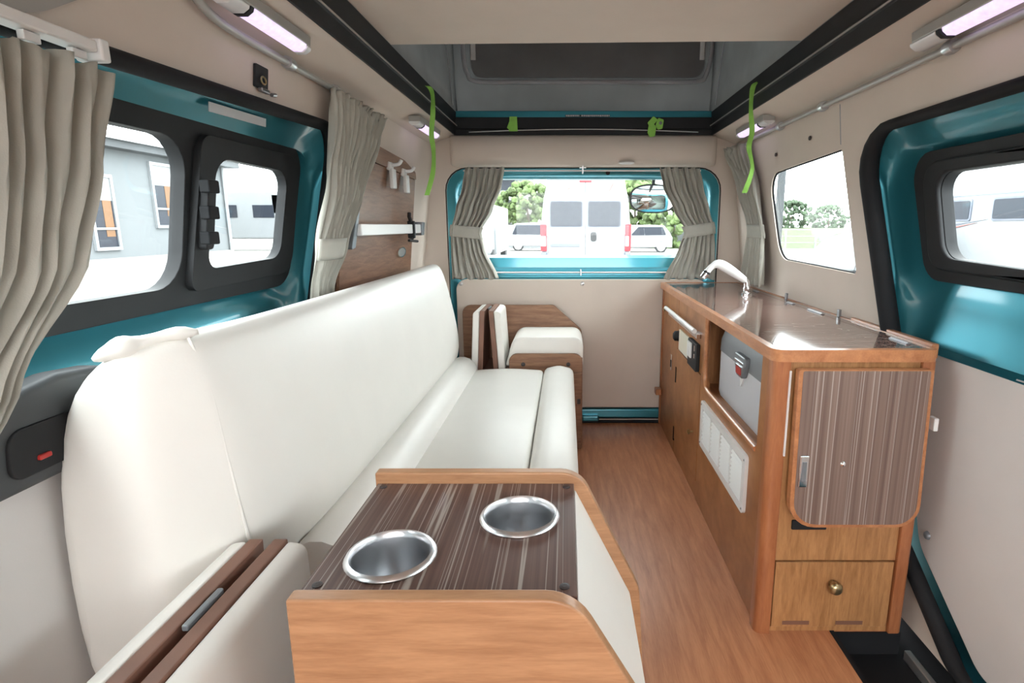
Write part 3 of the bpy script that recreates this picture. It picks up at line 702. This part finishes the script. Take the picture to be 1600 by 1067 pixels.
# ------------------------------------------------------------------ curtains and their rails
def interp(rows, z):
    for a, b in zip(rows, rows[1:]):
        if a[0] >= z >= b[0]:
            t = (a[0]-z)/(a[0]-b[0]); t = t*t*(3-2*t)*.5+t*.5
            return [[a[k][i]*(1-t)+b[k][i]*t for i in (0, 1)] for k in (1, 2)]+[a[3]*(1-t)+b[3]*t]
    return [rows[-1][1], rows[-1][2], rows[-1][3]]
def curtain(lbl, rows, n, tie=None, tie_h=.026, grp='tied back grey curtains', seed=1, ruffle=(), flip=1, tie_pull=None, nz=44):
    """rows: (z, A(x,y), B(x,y), pleat depth) from top to bottom"""
    rnd = random.Random(seed); ph = [rnd.uniform(-.5, .5) for _ in range(n+1)]; am = [rnd.uniform(.6, 1.25) for _ in range(n+1)]
    z0, z1 = rows[0][0], rows[-1][0]; c = [(rows[0][1][i]+rows[0][2][i])/2 for i in (0, 1)]
    t = T('curtain', lbl, 'curtain', (c[0], c[1], z1), grp)
    m = n*10; loops = []
    for j in range(nz+1):
        z = z0+(z1-z0)*j/nz; A, Bp, amp = interp(rows, z)
        dx, dy = Bp[0]-A[0], Bp[1]-A[1]; L = math.hypot(dx, dy); nx, ny = -dy/L*flip, dx/L*flip
        rf = 0
        for rz in ruffle:
            rf += math.exp(-((z-rz)/.012)**2)
        row = []
        for i in range(m+1):
            u = i/m; k = min(n-1, int(u*n)); fr_ = u*n-k
            pp = ph[k]*(1-fr_)+ph[k+1]*fr_; aa = am[k]*(1-fr_)+am[k+1]*fr_
            w = math.sin(2*math.pi*u*n+pp*2.2+.5*math.sin(z*9+k))*amp*aa
            w += .25*amp*math.sin(2*math.pi*u*n*2.3+z*22+seed)
            w *= (1-.55*rf); w += rf*.006*math.sin(2*math.pi*u*n*2+3*math.sin(u*9))
            row.append((A[0]+dx*u+nx*w, A[1]+dy*u+ny*w, z+(.004*math.sin(u*n*4.1+seed) if j in (0, nz) else 0)))
        loops.append(row)
    fab = obj('fabric', loft(B(), loops, False, False, False), 'curtain', t, smooth=80)
    s = fab.modifiers.new('thick', 'SOLIDIFY'); s.thickness = .0018
    if tie is not None:
        lp = []
        for zz in (tie+tie_h, tie+tie_h*.5, tie, tie-tie_h*.5, tie-tie_h):
            A, Bp, amp = interp(rows, max(z1, zz)); dx, dy = Bp[0]-A[0], Bp[1]-A[1]; L = math.hypot(dx, dy); nx, ny = -dy/L, dx/L
            sg = (tie_pull or 0)
            ring = []
            for k in range(24):
                a = 2*math.pi*k/24; e = L/2+.004; th = amp*1.35+.004
                ring.append((A[0]+dx*.5+dx/L*e*math.cos(a)+nx*th*math.sin(a), A[1]+dy*.5+dy/L*e*math.cos(a)+ny*th*math.sin(a), zz+sg*math.cos(a)))
            lp.append(ring)
        tobj = obj('tie_band', loft(B(), lp, False, False), 'curtain', t, smooth=60)
        s = tobj.modifiers.new('thick', 'SOLIDIFY'); s.thickness = .002
    return t
X1 = -.570
curtain('large grey pleated curtain in the left foreground under a white rail',
        [(1.138, (X1, .34), (X1, .750), .012), (1.03, (X1, .35), (X1, .715), .014), (.915, (X1, .36), (X1, .668), .014), (.785, (X1-.01, .36), (X1-.01, .570), .013),
         (.66, (X1-.01, .36), (X1-.01, .455), .010), (.45, (X1-.02, .36), (X1-.02, .465), .012), (.20, (X1-.02, .34), (X1-.02, .475), .014)], 14, tie=.64, seed=4)
curtain('grey curtain tied back beside the walnut wall board',
        [(1.275, (-.560, 1.450), (-.560, 1.835), .013), (1.20, (-.565, 1.450), (-.568, 1.775), .013), (1.05, (-.582, 1.440), (-.585, 1.66), .013), (.895, (-.600, 1.392), (-.602, 1.538), .012),
         (.79, (-.628, 1.40), (-.630, 1.505), .009), (.735, (-.636, 1.40), (-.638, 1.52), .008)], 13, tie=.892, seed=9, ruffle=(1.262,))
curtain('grey curtain at the left side of the hatch window, tied at the middle',
        [(1.200, (-.448, 2.590), (-.276, 2.590), .013), (1.12, (-.462, 2.590), (-.290, 2.590), .014), (1.02, (-.497, 2.590), (-.333, 2.590), .014), (.925, (-.524, 2.590), (-.388, 2.590), .011),
         (.85, (-.525, 2.590), (-.372, 2.590), .013), (.71, (-.524, 2.590), (-.312, 2.590), .014)], 7, tie=.922, seed=12, ruffle=(1.19, .722), tie_pull=-.007)
curtain('grey curtain at the right side of the hatch window, above the faucet',
        [(1.200, (.410, 2.590), (.588, 2.590), .013), (1.12, (.428, 2.590), (.608, 2.590), .014), (1.02, (.478, 2.590), (.640, 2.590), .014), (.930, (.534, 2.590), (.668, 2.590), .011),
         (.85, (.510, 2.590), (.675, 2.590), .013), (.71, (.444, 2.590), (.682, 2.590), .014)], 7, tie=.930, seed=21, ruffle=(1.19, .722), tie_pull=.011)
curtain('narrow grey curtain hanging on the right side wall behind the faucet',
        [(1.275, (.690, 2.575), (.725, 2.36), .014), (1.10, (.735, 2.48), (.745, 2.27), .013), (.935, (.758, 2.40), (.760, 2.215), .007), (.915, (.760, 2.40), (.762, 2.205), .007),
         (.80, (.760, 2.43), (.766, 2.20), .011), (.715, (.762, 2.48), (.770, 2.205), .013)], 7, tie=.928, seed=33, ruffle=(1.265,))
# rails
def rod(name, lbl, pts, r, m, clips=()):
    t = T(name, lbl, 'curtain rail', pts[0], 'curtain rails')
    obj('rod', tb(pts, r, 10), m, t, smooth=60)
    for c in clips: obj('clip', lt([(r*1.7, -.012), (r*1.9, 0), (r*1.7, .012)], c, 'y', 12), 'alu', t, smooth=50)
    return t
rx = lambda s, z: wx(s, z, -.011)
rod('curtain_rail', 'grey tubular rail along the upper right wall', [(rx(1, 1.285), 2.36, 1.286), (rx(1, 1.285), .3, 1.284)], .0075, 'rail_grey', [(rx(1, 1.285), 1.72, 1.285), (rx(1, 1.285), 1.17, 1.285), (rx(1, 1.285), 2.05, 1.285)])
rod('curtain_rail', 'grey tubular rail along the upper left wall, bending up near the camera', smooth_path([(rx(-1, 1.285), 1.54, 1.286), (rx(-1, 1.285), 1.30, 1.286), (rx(-1, 1.285), 1.10, 1.285), (rx(-1, 1.285)+.008, 1.00, 1.288), (-.57, .955, 1.305), (-.52, .945, 1.325)], 6), .0075, 'rail_grey', [(rx(-1, 1.285), 1.285, 1.286), (rx(-1, 1.285), 1.53, 1.286)])
t = T('curtain_rail', 'white flat rail holding the large curtain in the left foreground', 'curtain rail', (-.57, .5, 1.15), 'curtain rails')
obj('rail_body', bx(-.584, -.558, -.2, .728, 1.152, 1.166), 'white_plastic', t, bevel=.003)
obj('end_cap', bx(-.588, -.554, .728, .742, 1.143, 1.169), 'white_plastic', t, bevel=.003)
obj('rail_bracket', bx(-.612, -.584, .30, .33, 1.152, 1.166), 'white_plastic', t, bevel=.002)
for y in (.50, .57, .64, .70): obj('glider', bx(-.574, -.566, y, y+.02, 1.141, 1.151), 'white_plastic', t, bevel=.001)
t = rod('curtain_rail', 'thin white curtain rod across the top of the hatch window', [(-.46, 2.615, 1.190), (.60, 2.615, 1.190)], .0035, 'white_plastic')
obj('center_bracket', bx(.070, .076, 2.605, 2.66, 1.180, 1.212), 'alu', t, bevel=.001)
obj('bracket_arm', bx(.058, .088, 2.608, 2.618, 1.200, 1.205), 'alu', t, bevel=.001)
t = rod('curtain_rail', 'thin white curtain rod along the bottom of the hatch window', [(-.50, 2.615, .738), (.66, 2.615, .738)], .0035, 'white_plastic')
obj('center_bracket', bx(.064, .070, 2.608, 2.66, .724, .750), 'alu', t, bevel=.001)

# ------------------------------------------------------------------ LED lamps on the soffits
def lamp(lbl, x, ya, yb, z, s, flip=False):
    t = T('led_lamp', lbl, 'lamp', (x, (ya+yb)/2, z), 'slim lamps under the roof rails')
    y0, y1 = min(ya, yb), max(ya, yb)
    pr = [(-.022, .022), (-.020, .004), (-.010, -.002), (.010, -.002), (.020, .004), (.022, .022)]
    obj('housing', pl([(x+a, z+b+.004) for a, b in pr], y0, y1, XZ), 'rail_grey', t, bevel=.002)
    L = y1-y0
    cap0 = .22 if L > .2 else .30
    ye0, ye1 = (y0+.016, y1-L*cap0) if flip else (y0+L*cap0, y1-.016)
    pr2 = [(-.019, .008), (-.017, .001), (-.008, -.006), (.008, -.006), (.017, .001), (.019, .008)]
    obj('light_strip', pl([(x+a, z+b) for a, b in pr2], ye0, ye1, XZ), 'led', t, bevel=.001)
    ca, cb = (ye1+.004, y1+.006) if flip else (y0-.006, ye0-.004)
    obj('end_cap', pl([(x+a*1.12, z+b-.001) for a, b in pr2], ca+.012 if flip else ca, cb if flip else cb-.012, XZ), 'lens', t, bevel=.003)
    obj('collar', pl([(x+a*1.1, z+b-.0015) for a, b in pr2], ca if flip else cb-.011, ca+.011 if flip else cb, XZ), 'black', t, bevel=.001)
    ce = (y0-.004, y0+.014) if flip else (y1-.014, y1+.004)
    obj('far_cap', pl([(x+a*1.1, z+b-.001) for a, b in pr2], ce[0], ce[1], XZ), 'lens', t, bevel=.003)
    return t
lamp('long lit lamp on the left soffit nearest the camera', -.545, .985, 1.255, 1.302, -1)
lamp('short lit lamp on the left soffit by the green strap', -.530, 2.08, 2.40, 1.300, -1)
lamp('short lit lamp on the right soffit by the green strap', .700, 2.06, 2.38, 1.300, 1)
lamp('long lit lamp on the right soffit nearest the camera', .702, .80, 1.21, 1.296, 1, True)

# ------------------------------------------------------------------ green straps
def strap(lbl, pts, w, seed):
    P = smooth_path(pts, 6); rows = []
    for i, p in enumerate(P):
        a = .5*math.sin(i*.35+seed); dx, dy = math.cos(a)*w, math.sin(a)*w
        rows.append([(p.x-dx, p.y-dy, p.z), (p.x+dx, p.y+dy, p.z), (p.x+dx-dy*.12, p.y+dy+dx*.12, p.z), (p.x-dx-dy*.12, p.y-dy+dx*.12, p.z)])
    o = obj('fabric_strap', loft(B(), rows), 'strap', smooth=40)
    return tag(o, lbl, 'strap', 'green straps')
strap('long green strap hanging from the left roof rail', [(-.515, 2.06, 1.41), (-.478, 2.06, 1.418), (-.460, 2.06, 1.395), (-.458, 2.05, 1.33), (-.466, 2.05, 1.26), (-.462, 2.05, 1.20), (-.468, 2.05, 1.13), (-.492, 2.05, 1.055)], .0085, 0)
strap('long green strap hanging from the right roof rail', [(.665, 2.0, 1.418), (.632, 2.0, 1.415), (.618, 2.0, 1.395), (.617, 2.0, 1.33), (.625, 2.0, 1.26), (.618, 2.0, 1.21), (.634, 2.0, 1.14), (.612, 2.0, 1.06)], .0085, 2)
o = T('strap_tab', 'flat green strap end on the black rear sill, left of the label', 'strap', (-.23, 2.585, 1.345), 'green straps')
obj('webbing', pl([(-.250, 1.352), (-.212, 1.352), (-.214, 1.412), (-.246, 1.412)], 2.582, 2.585, XZ), 'strap', o)
obj('fold', pl([(-.258, 1.366), (-.249, 1.358), (-.246, 1.395)], 2.579, 2.5815, XZ), 'strap', o)
o = T('strap_tab', 'knotted green strap end on the black rear sill, right of the label', 'strap', (.37, 2.58, 1.335), 'green straps')
obj('tail', pl(rpoly([(.352, 1.345), (.362, 1.328), (.385, 1.330), (.390, 1.37), (.36, 1.40)], .006), 2.578, 2.582, XZ), 'strap', o)
obj('loop', pl(rpoly([(.350, 1.385), (.375, 1.412), (.395, 1.398), (.365, 1.362)], .005), 2.573, 2.577, XZ), 'strap', o)
k_ = obj('knot', pl(rpoly([(.385, 1.375), (.395, 1.405), (.420, 1.397), (.415, 1.360), (.395, 1.356)], .006), 2.568, 2.572, XZ), 'strap', o)
obj('eyelet', lt([(.007, 0), (.007, -.002), (.003, -.003)], (.406, 2.568, 1.383), 'y', 12), 'bracket_grey', k_)

# ------------------------------------------------------------------ rear view mirror outside the hatch glass
mr = T('hatch_mirror', 'black rimmed convex mirror mounted outside the hatch glass', 'mirror', (.44, 2.95, 1.0))
rim = lambda k: [(.438+.118*k*math.copysign(abs(math.cos(a))**.75, math.cos(a)), 1.083+.070*k*math.copysign(abs(math.sin(a))**.8, math.sin(a))) for a in [2*math.pi*i/36 for i in range(36)]]
obj('shell', loft(B(), [[(u, 2.95, v) for u, v in rim(1)], [(u, 2.93, v) for u, v in rim(1.02)], [(u, 2.932, v) for u, v in rim(.94)]], True, False), 'black', mr, smooth=40)
obj('mirror_glass', loft(B(), [[(u, 2.936-.022*(1-k*k), v) for u, v in rim(k)] for k in (.945, .8, .6, .4, .2, .05)], False, True), 'mirror', mr, smooth=60)
obj('stalk', tb([(.44, 2.95, 1.14), (.44, 2.93, 1.20), (.44, 2.80, 1.26), (.44, 2.679, 1.28)], .009, 8), 'black', mr, smooth=60)

# ------------------------------------------------------------------ outside
GZ = -.5
S(obj('ground', bx(-120, 120, -80, 200, GZ-.1, GZ), 'asphalt'))
pav = obj('pavement', bx(-30, -8.0, -30, 60, GZ, GZ+.02), 'concrete'); S(pav)
pv2 = obj('parking_apron', bx(-8, 14, 8, 36, GZ, GZ+.012), 'concrete'); S(pv2)
# white panel van right behind
dv = T('panel_van', 'white high-roof panel van parked directly behind the hatch window', 'van', (.44, 15, GZ))
yv = 13.0
def vx(z):  # half width tapering towards the roof
    return 1.025 if z < .9 else 1.025-.20*((z-.9)/1.2)**1.6
bm = B(); loops = []
for y in (yv, yv+.12, yv+5.0, yv+5.6):
    k = 1 if y < yv+5.1 else .9
    prof = [(-1.0, -.2), (-1.025, .3), (-1.02, .9), (-vx(1.5), 1.5), (-vx(1.95), 1.95), (-.72, 2.12), (0, 2.16), (.72, 2.12), (vx(1.95), 1.95), (vx(1.5), 1.5), (1.02, .9), (1.025, .3), (1.0, -.2)]
    e = .97 if y == yv else 1
    loops.append([(.44+x*k*e, y, z*(1 if k == 1 else .8)) for x, z in prof])
obj('body', loft(bm, loops), 'white_paint', dv, smooth=35)
dg = obj('rear_door', pl(rpoly([(-.42, -.1), (.420, -.1), (.420, 1.90), (-.37, 1.90)], [.03, .01, .01, .1]), yv-.03, yv+.02, XZ), 'white_paint', dv, bevel=.008)
dh = obj('rear_door', pl(rpoly([(.430, -.1), (1.30, -.1), (1.25, 1.90), (.430, 1.90)], [.01, .03, .1, .01]), yv-.03, yv+.02, XZ), 'white_paint', dv, bevel=.008)
for d, x0, x1 in ((dg, -.405, .395), (dh, .445, 1.255)):
    w_ = obj('window', pl(rr(x0, .885, x1, 1.52, .05), yv-.045, yv-.03, XZ), 'van_grey', d, bevel=.004)
    obj('pane', pl(rr(x0+.045, .93, x1-.045, 1.48, .05), yv-.052, yv-.046, XZ), 'dark_glass', w_)
obj('handle', pl(rr(.55, .60, .68, .81, .05), yv-.06, yv-.03, XZ), 'tyre', dh, bevel=.01)
obj('plate_bar', pl(rr(-.36, .48, .30, .545, .01), yv-.05, yv-.03, XZ), 'van_grey', dg, bevel=.005)
obj('red_line', pl([(.50, 1.635), (.93, 1.635), (1.05, 1.87), (1.03, 1.87), (.92, 1.65), (.50, 1.65)], yv-.034, yv-.030, XZ), 'line_red', dh)
obj('grey_band', pl([(.98, 1.65), (1.10, 1.65), (1.20, 1.87), (1.09, 1.87)], yv-.034, yv-.030, XZ), 'offwhite', dh)
obj('red_mark', pl([(.0, 1.74), (.08, 1.745), (.09, 1.765), (.04, 1.765)], yv-.034, yv-.030, XZ), 'line_red', dg)
bm = B(); random.seed(11)
for (x, z, xe, h) in ((-.2, 1.68, .19, .022), (-.28, .775, .22, .028), (.19, .71, .37, .035)):
    while x < xe:
        w = random.uniform(.018, .032); box(bm, x, x+w, yv-.033, yv-.030, z, z+h); x += w+.014
obj('faint_lettering', bm, 'offwhite', dg)
for s in (-1, 1):
    x = .44+s*.955
    tl = obj('tail_lamp', pl(rr(x-.068, .38, x+.068, .985, .02), yv-.045, yv+.05, XZ), 'tail_red', dv, bevel=.008)
    obj('clear_lens', pl(rr(x-.065, .49, x+.02 if s > 0 else x+.055, .72, .015), yv-.050, yv-.040, XZ), 'white_paint', tl)
    obj('bumper_corner', bx(x-.07, x+.07, yv-.06, yv+.2, .12, .365), 'van_grey', dv, bevel=.03)
    obj('hinge_cover', bx(.44+s*.90-.03, .44+s*.90+.03, yv-.04, yv, 1.35, 1.45), 'white_paint', dv, bevel=.01)
    obj('wheel', lt([(.34, -.11), (.34, .11), (.2, .12), (.05, .1)], (.44+s*.9, yv+1.2, GZ+.34), 'x', 20), 'tyre', dv)
    obj('wheel', lt([(.34, -.11), (.34, .11), (.2, .12), (.05, .1)], (.44+s*.9, yv+4.6, GZ+.34), 'x', 20), 'tyre', dv)
obj('brake_light', bx(.29, .56, yv-.05, yv+.02, 1.895, 1.935), 'tail_red', dv, bevel=.008)
# cars
def car(lbl, x0, y0, L, s, H, dark=True):
    """side-on small car, nose to -x when s=-1"""
    t = T('parked_car', lbl, 'car', (x0+L/2, y0+.8, GZ), 'parked cars outside')
    P = [(0, .28), (0, .62), (.10, .80), (.26, .90), (.42, H*.97), (.60, H), (.86, H*.97), (.955, H*.72), (1.0, .80), (1.0, .28)]
    P = [((x0+u*L) if s < 0 else (x0+L-u*L), GZ+v) for u, v in P]
    obj('body', pl(rpoly(P, .06, 3), y0, y0+1.6, XZ), 'white_paint', t, bevel=.05)
    Wn = [(.33, .93), (.45, H*.92), (.84, H*.92), (.90, .95)]
    Wn = [((x0+u*L) if s < 0 else (x0+L-u*L), GZ+v) for u, v in Wn]
    obj('side_window', pl(rpoly(Wn, .04, 3), y0-.012, y0+.01, XZ), 'dark_glass', t)
    for u in (.17, .82):
        xw = (x0+u*L) if s < 0 else (x0+L-u*L)
        w = obj('wheel', lt([(.30, .02), (.31, -.02), (.31, .2)], (xw, y0, GZ+.30), 'y', 22), 'tyre', t)
        obj('hub_cap', lt([(.22, -.022), (.19, -.035), (.04, -.03)], (xw, y0, GZ+.30), 'y', 16), 'alu', w)
    return t
car('small white car parked right of the white van', 2.35, 31, 3.4, -1, 1.50)
car('white car with a roof rack left of the white van', -3.55, 33, 4.2, 1, 1.62)
lv = T('parked_truck', 'white box van at the left edge of the hatch window', 'van', (-3.0, 21, GZ))
obj('body', bx(-3.9, -2.42, 20, 24, GZ+.45, 1.65), 'white_paint', lv, bevel=.08)
obj('cab', bx(-3.7, -2.50, 18.8, 20, GZ+.45, 1.0), 'white_paint', lv, bevel=.15)
for y in (19.4, 23.2): obj('wheel', lt([(.33, -.1), (.33, .1), (.2, .11)], (-2.55, y, GZ+.33), 'x', 18), 'tyre', lv)
# blocks, wall, trees behind
wl = T('boundary_wall', 'low pale block wall behind the parked cars', 'wall', (0, 38, GZ))
for i in range(8): obj('panel', bx(-9+2.2*i, -6.82+2.2*i, 38, 38.2, GZ, 1.0), 'offwhite', wl, bevel=.01)
ab = T('apartment_block', 'pale apartment block behind the trees at left', 'building', (-9, 70, GZ))
obj('walls', bx(-22, -4.8, 70, 84, GZ, 12), 'offwhite', ab)
for k in range(4):
    f_ = obj('balcony', bx(-21.5, -5.2, 68.7, 70, 1.2+2.7*k, 2.2+2.7*k), 'white_paint', ab, bevel=.03)
    for j in range(5): obj('window', bx(-20.8+3.2*j, -19.0+3.2*j, 69.96, 70.0, 2.4+2.7*k, 3.7+2.7*k), 'dark_glass', ab)
def tree(lbl, x, y, z, rx_, rz_, m, n, seed, grp):
    rnd = random.Random(seed)
    t = T('tree', lbl, 'tree', (x, y, GZ), grp)
    obj('trunk', tb([(x, y, GZ), (x+.1, y, GZ+(z-GZ)*.5), (x, y, z)], [.16, .13, .06], 8), 'bark', t)
    bm = B()
    for i in range(n):
        a = rnd.uniform(0, 6.28); h = rnd.uniform(-1, 1); r = rnd.uniform(.3, 1)**.5*math.sqrt(max(0, 1-h*h))
        c = Vector((x+rx_*r*math.cos(a), y+rx_*.8*r*math.sin(a), z+rz_*h)); s = rnd.uniform(.07, .19)*min(rx_, rz_)
        g = bmesh.ops.create_icosphere(bm, subdivisions=1, radius=s)
        for v in g['verts']:
            d = v.co.normalized(); v.co = c+v.co*(1+.45*(rnd.random()-.5))*Vector((1.15, 1, .8)).length/1.7
    obj('crown', bm, m, t)
    return t
TG = 'trees beyond the car park'
tree('green tree left of the white van', -3.1, 46, 2.3, 2.6, 1.9, 'leaf', 330, 1, TG)
tree('bushy green tree right of the white van', 5.2, 44, 2.2, 2.2, 2.2, 'leaf', 330, 3, TG)
tree('low rounded bush beside the small white car', 7.1, 38, .9, 2.0, 1.7, 'leaf', 330, 4, TG)
tree('small tree partly hidden behind the white van roof', 1.2, 50, 2.2, 2.2, 1.5, 'leaf', 260, 5, TG)
# left: grey building with two windows
gb_ = T('grey_building', 'grey clad building seen through the left sliding door window', 'building', (-21, 18, GZ))
obj('walls', bx(-26, -17, 2, 29, GZ, 3.75), 'grey_siding', gb_)
obj('plinth', bx(-17, -16.9, 2, 29, GZ, GZ+.25), 'concrete', gb_)
obj('eave', bx(-26.3, -16.4, 1.6, 29.4, 3.75, 4.05), 'slate', gb_)
obj('gutter', bx(-16.42, -16.25, 1.6, 29.4, 4.02, 4.18), 'white_paint', gb_)
def bwin(y0, y1, z0, z1):
    f = obj('window', pl(rr(y0, z0, y1, z1, 0.001, 1), -17.0, -16.9, YZ, [rr(y0+.12, z0+.12, y1-.12, z1-.12, .001, 1)]), 'white_paint', gb_)
    obj('pane', bx(-16.98, -16.95, y0+.1, y1-.1, z0+.1, z1-.1), 'dark_glass', f)
    obj('blind', bx(-16.955, -16.94, y0+.12, y1-.12, z1-.12-(z1-z0)*.3, z1-.12), 'offwhite', f)
    obj('curtain_panel', bx(-16.955, -16.94, (y0+y1)/2, y1-.2, z0+.5, z1-.12-(z1-z0)*.3), 'amber', f)
    obj('transom', bx(-16.95, -16.90, y0+.1, y1-.1, z0+.75, z0+.83), 'white_paint', f)
bwin(20.55, 21.75, .05, 2.8); bwin(23.8, 25.3, .85, 3.5); bwin(26.3, 27.4, .85, 3.4); bwin(12, 14, .4, 2.8)
obj('downpipe', tb([(-16.9, 28.8, GZ), (-16.9, 28.8, 3.8)], .08, 8), 'white_paint', gb_)
mt = T('white_truck', 'white camper truck seen through the small left sliding pane', 'truck', (-20, 36, GZ))
obj('box_body', bx(-21.5, -16.2, 33, 35.2, .2, 2.9), 'white_paint', mt, bevel=.1)
obj('overcab', bx(-16.9, -15.2, 33, 35.2, 1.5, 2.8), 'white_paint', mt, bevel=.15)
obj('cab', bx(-16.2, -14.6, 33.1, 35.1, GZ+.5, 1.5), 'white_paint', mt, bevel=.2)
for x in (-20.0, -17.9): w_ = obj('window', bx(x, x+1.2, 32.97, 33.0, 1.4, 2.1), 'dark_glass', mt, bevel=.01)
for x in (-20, -15.4): obj('wheel', lt([(.4, 0), (.4, .25), (.2, .26)], (x, 32.98, GZ+.4), 'y', 18), 'tyre', mt)
# right: motorhome
mh = T('motorhome', 'large white motorhome seen through the right sliding door window', 'motorhome', (11, 13, GZ))
obj('body', bx(10, 12.3, 8.6, 17.5, GZ+.35, 2.35), 'white_paint', mh, bevel=.12)
obj('roof_band', bx(9.985, 10.01, 8.7, 17.4, 1.66, 1.70), 'van_grey', mh)
for y0, y1 in ((14.25, 16.0), (10.9, 13.55), (9.0, 10.3)):
    w_ = obj('window', pl(rr(y0, 1.06, y1, 1.60, .06), 9.97, 10.01, YZ), 'van_grey', mh, bevel=.005)
    obj('pane', pl(rr(y0+.05, 1.11, y1-.05, 1.55, .05), 9.96, 9.972, YZ), 'dark_glass', w_)
obj('grey_stripe', pl([(13.65, 1.10), (15.6, .86), (17.4, .62), (17.4, .72), (15.6, .93)], 9.98, 10.01, YZ), 'van_grey', mh)
obj('red_stripe', pl([(14.0, 1.02), (15.6, .75), (17.4, .45), (17.4, .56), (15.6, .82)], 9.98, 10.01, YZ), 'line_red', mh)
for y in (14.0, 12.0): obj('roof_vent', bx(10.3, 10.9, y, y+.7, 2.36, 2.5), 'offwhite', mh, bevel=.03)
for y in (10.2, 15.8): obj('wheel', lt([(.36, 0), (.36, .25), (.2, .26)], (9.99, y, GZ+.36), 'x', 18), 'tyre', mh)
# right quarter window: verge, mesh fence, pole, car
vg_ = obj('grass_verge', pl([(37, GZ), (75, GZ), (75, .75), (46, .6)], 6, 60, YZ), 'grass'); S(vg_)
for i in range(7):
    tree(['round dark tree behind the fence, first from the pole', 'tall tree behind the fence, second from the pole', 'broad tree behind the fence, third from the pole', 'bushy tree behind the fence, fourth from the pole',
          'dense tree behind the fence, fifth from the pole', 'spreading tree behind the fence, sixth from the pole', 'last tree in the row behind the fence'][i],
         20+4.6*i, 62+1.1*(i % 3), 1.75+.2*(i % 2), 2.25, 1.1+.25*((i*2) % 3), 'leaf_far', 200, 40+i, 'tree row behind the fence')
fe = T('mesh_fence', 'pale post and wire fence beyond the right rear window', 'fence', (18, 36, GZ))
post = None
for i in range(12):
    x = 10+1.9*i
    if post is None: post = obj('post', bx(x-.05, x+.05, 36, 36.1, GZ, .75), 'white_paint', fe, bevel=.01); pb = Vector(post.location)
    else:
        c = post.copy(); COL.objects.link(c); c.location = pb+Vector((1.9*i, 0, 0))
for z in (.70, .3, -.1): obj('wire', tb([(10, 36.05, z), (31, 36.05, z)], .015, 6), 'white_paint', fe)
obj('notice', bx(15.9, 16.7, 35.95, 35.98, .0, .72), 'offwhite', fe)
po = obj('utility_pole', lt([(.085, 0), (.08, 3.5), (.07, 7)], (4.42, 12, GZ), 'z', 14), 'pole_grey', smooth=60)
tag(po, 'dark grey pole standing outside the right rear window', 'pole')
rc = T('parked_car', 'white car front just showing at the edge of the right rear window', 'car', (8.6, 15.5, GZ), 'parked cars outside')
obj('body', pl(rpoly([(6.95, -.2), (6.98, .25), (7.25, .55), (7.75, .72), (8.1, 1.05), (9.3, 1.08), (9.75, .5), (9.75, -.2)], .1, 3), 14.6, 16.2, XZ), 'white_paint', rc, bevel=.05)
obj('wheel', lt([(.32, .02), (.33, -.02), (.33, .2)], (7.75, 14.6, GZ+.33), 'y', 20), 'tyre', rc)
obj('wheel', lt([(.32, .02), (.33, -.02), (.33, .2)], (9.25, 14.6, GZ+.33), 'y', 20), 'tyre', rc)
obj('side_window', pl([(8.0, .70), (8.25, 1.0), (9.15, 1.0), (9.4, .7)], 14.585, 14.6, XZ), 'dark_glass', rc)
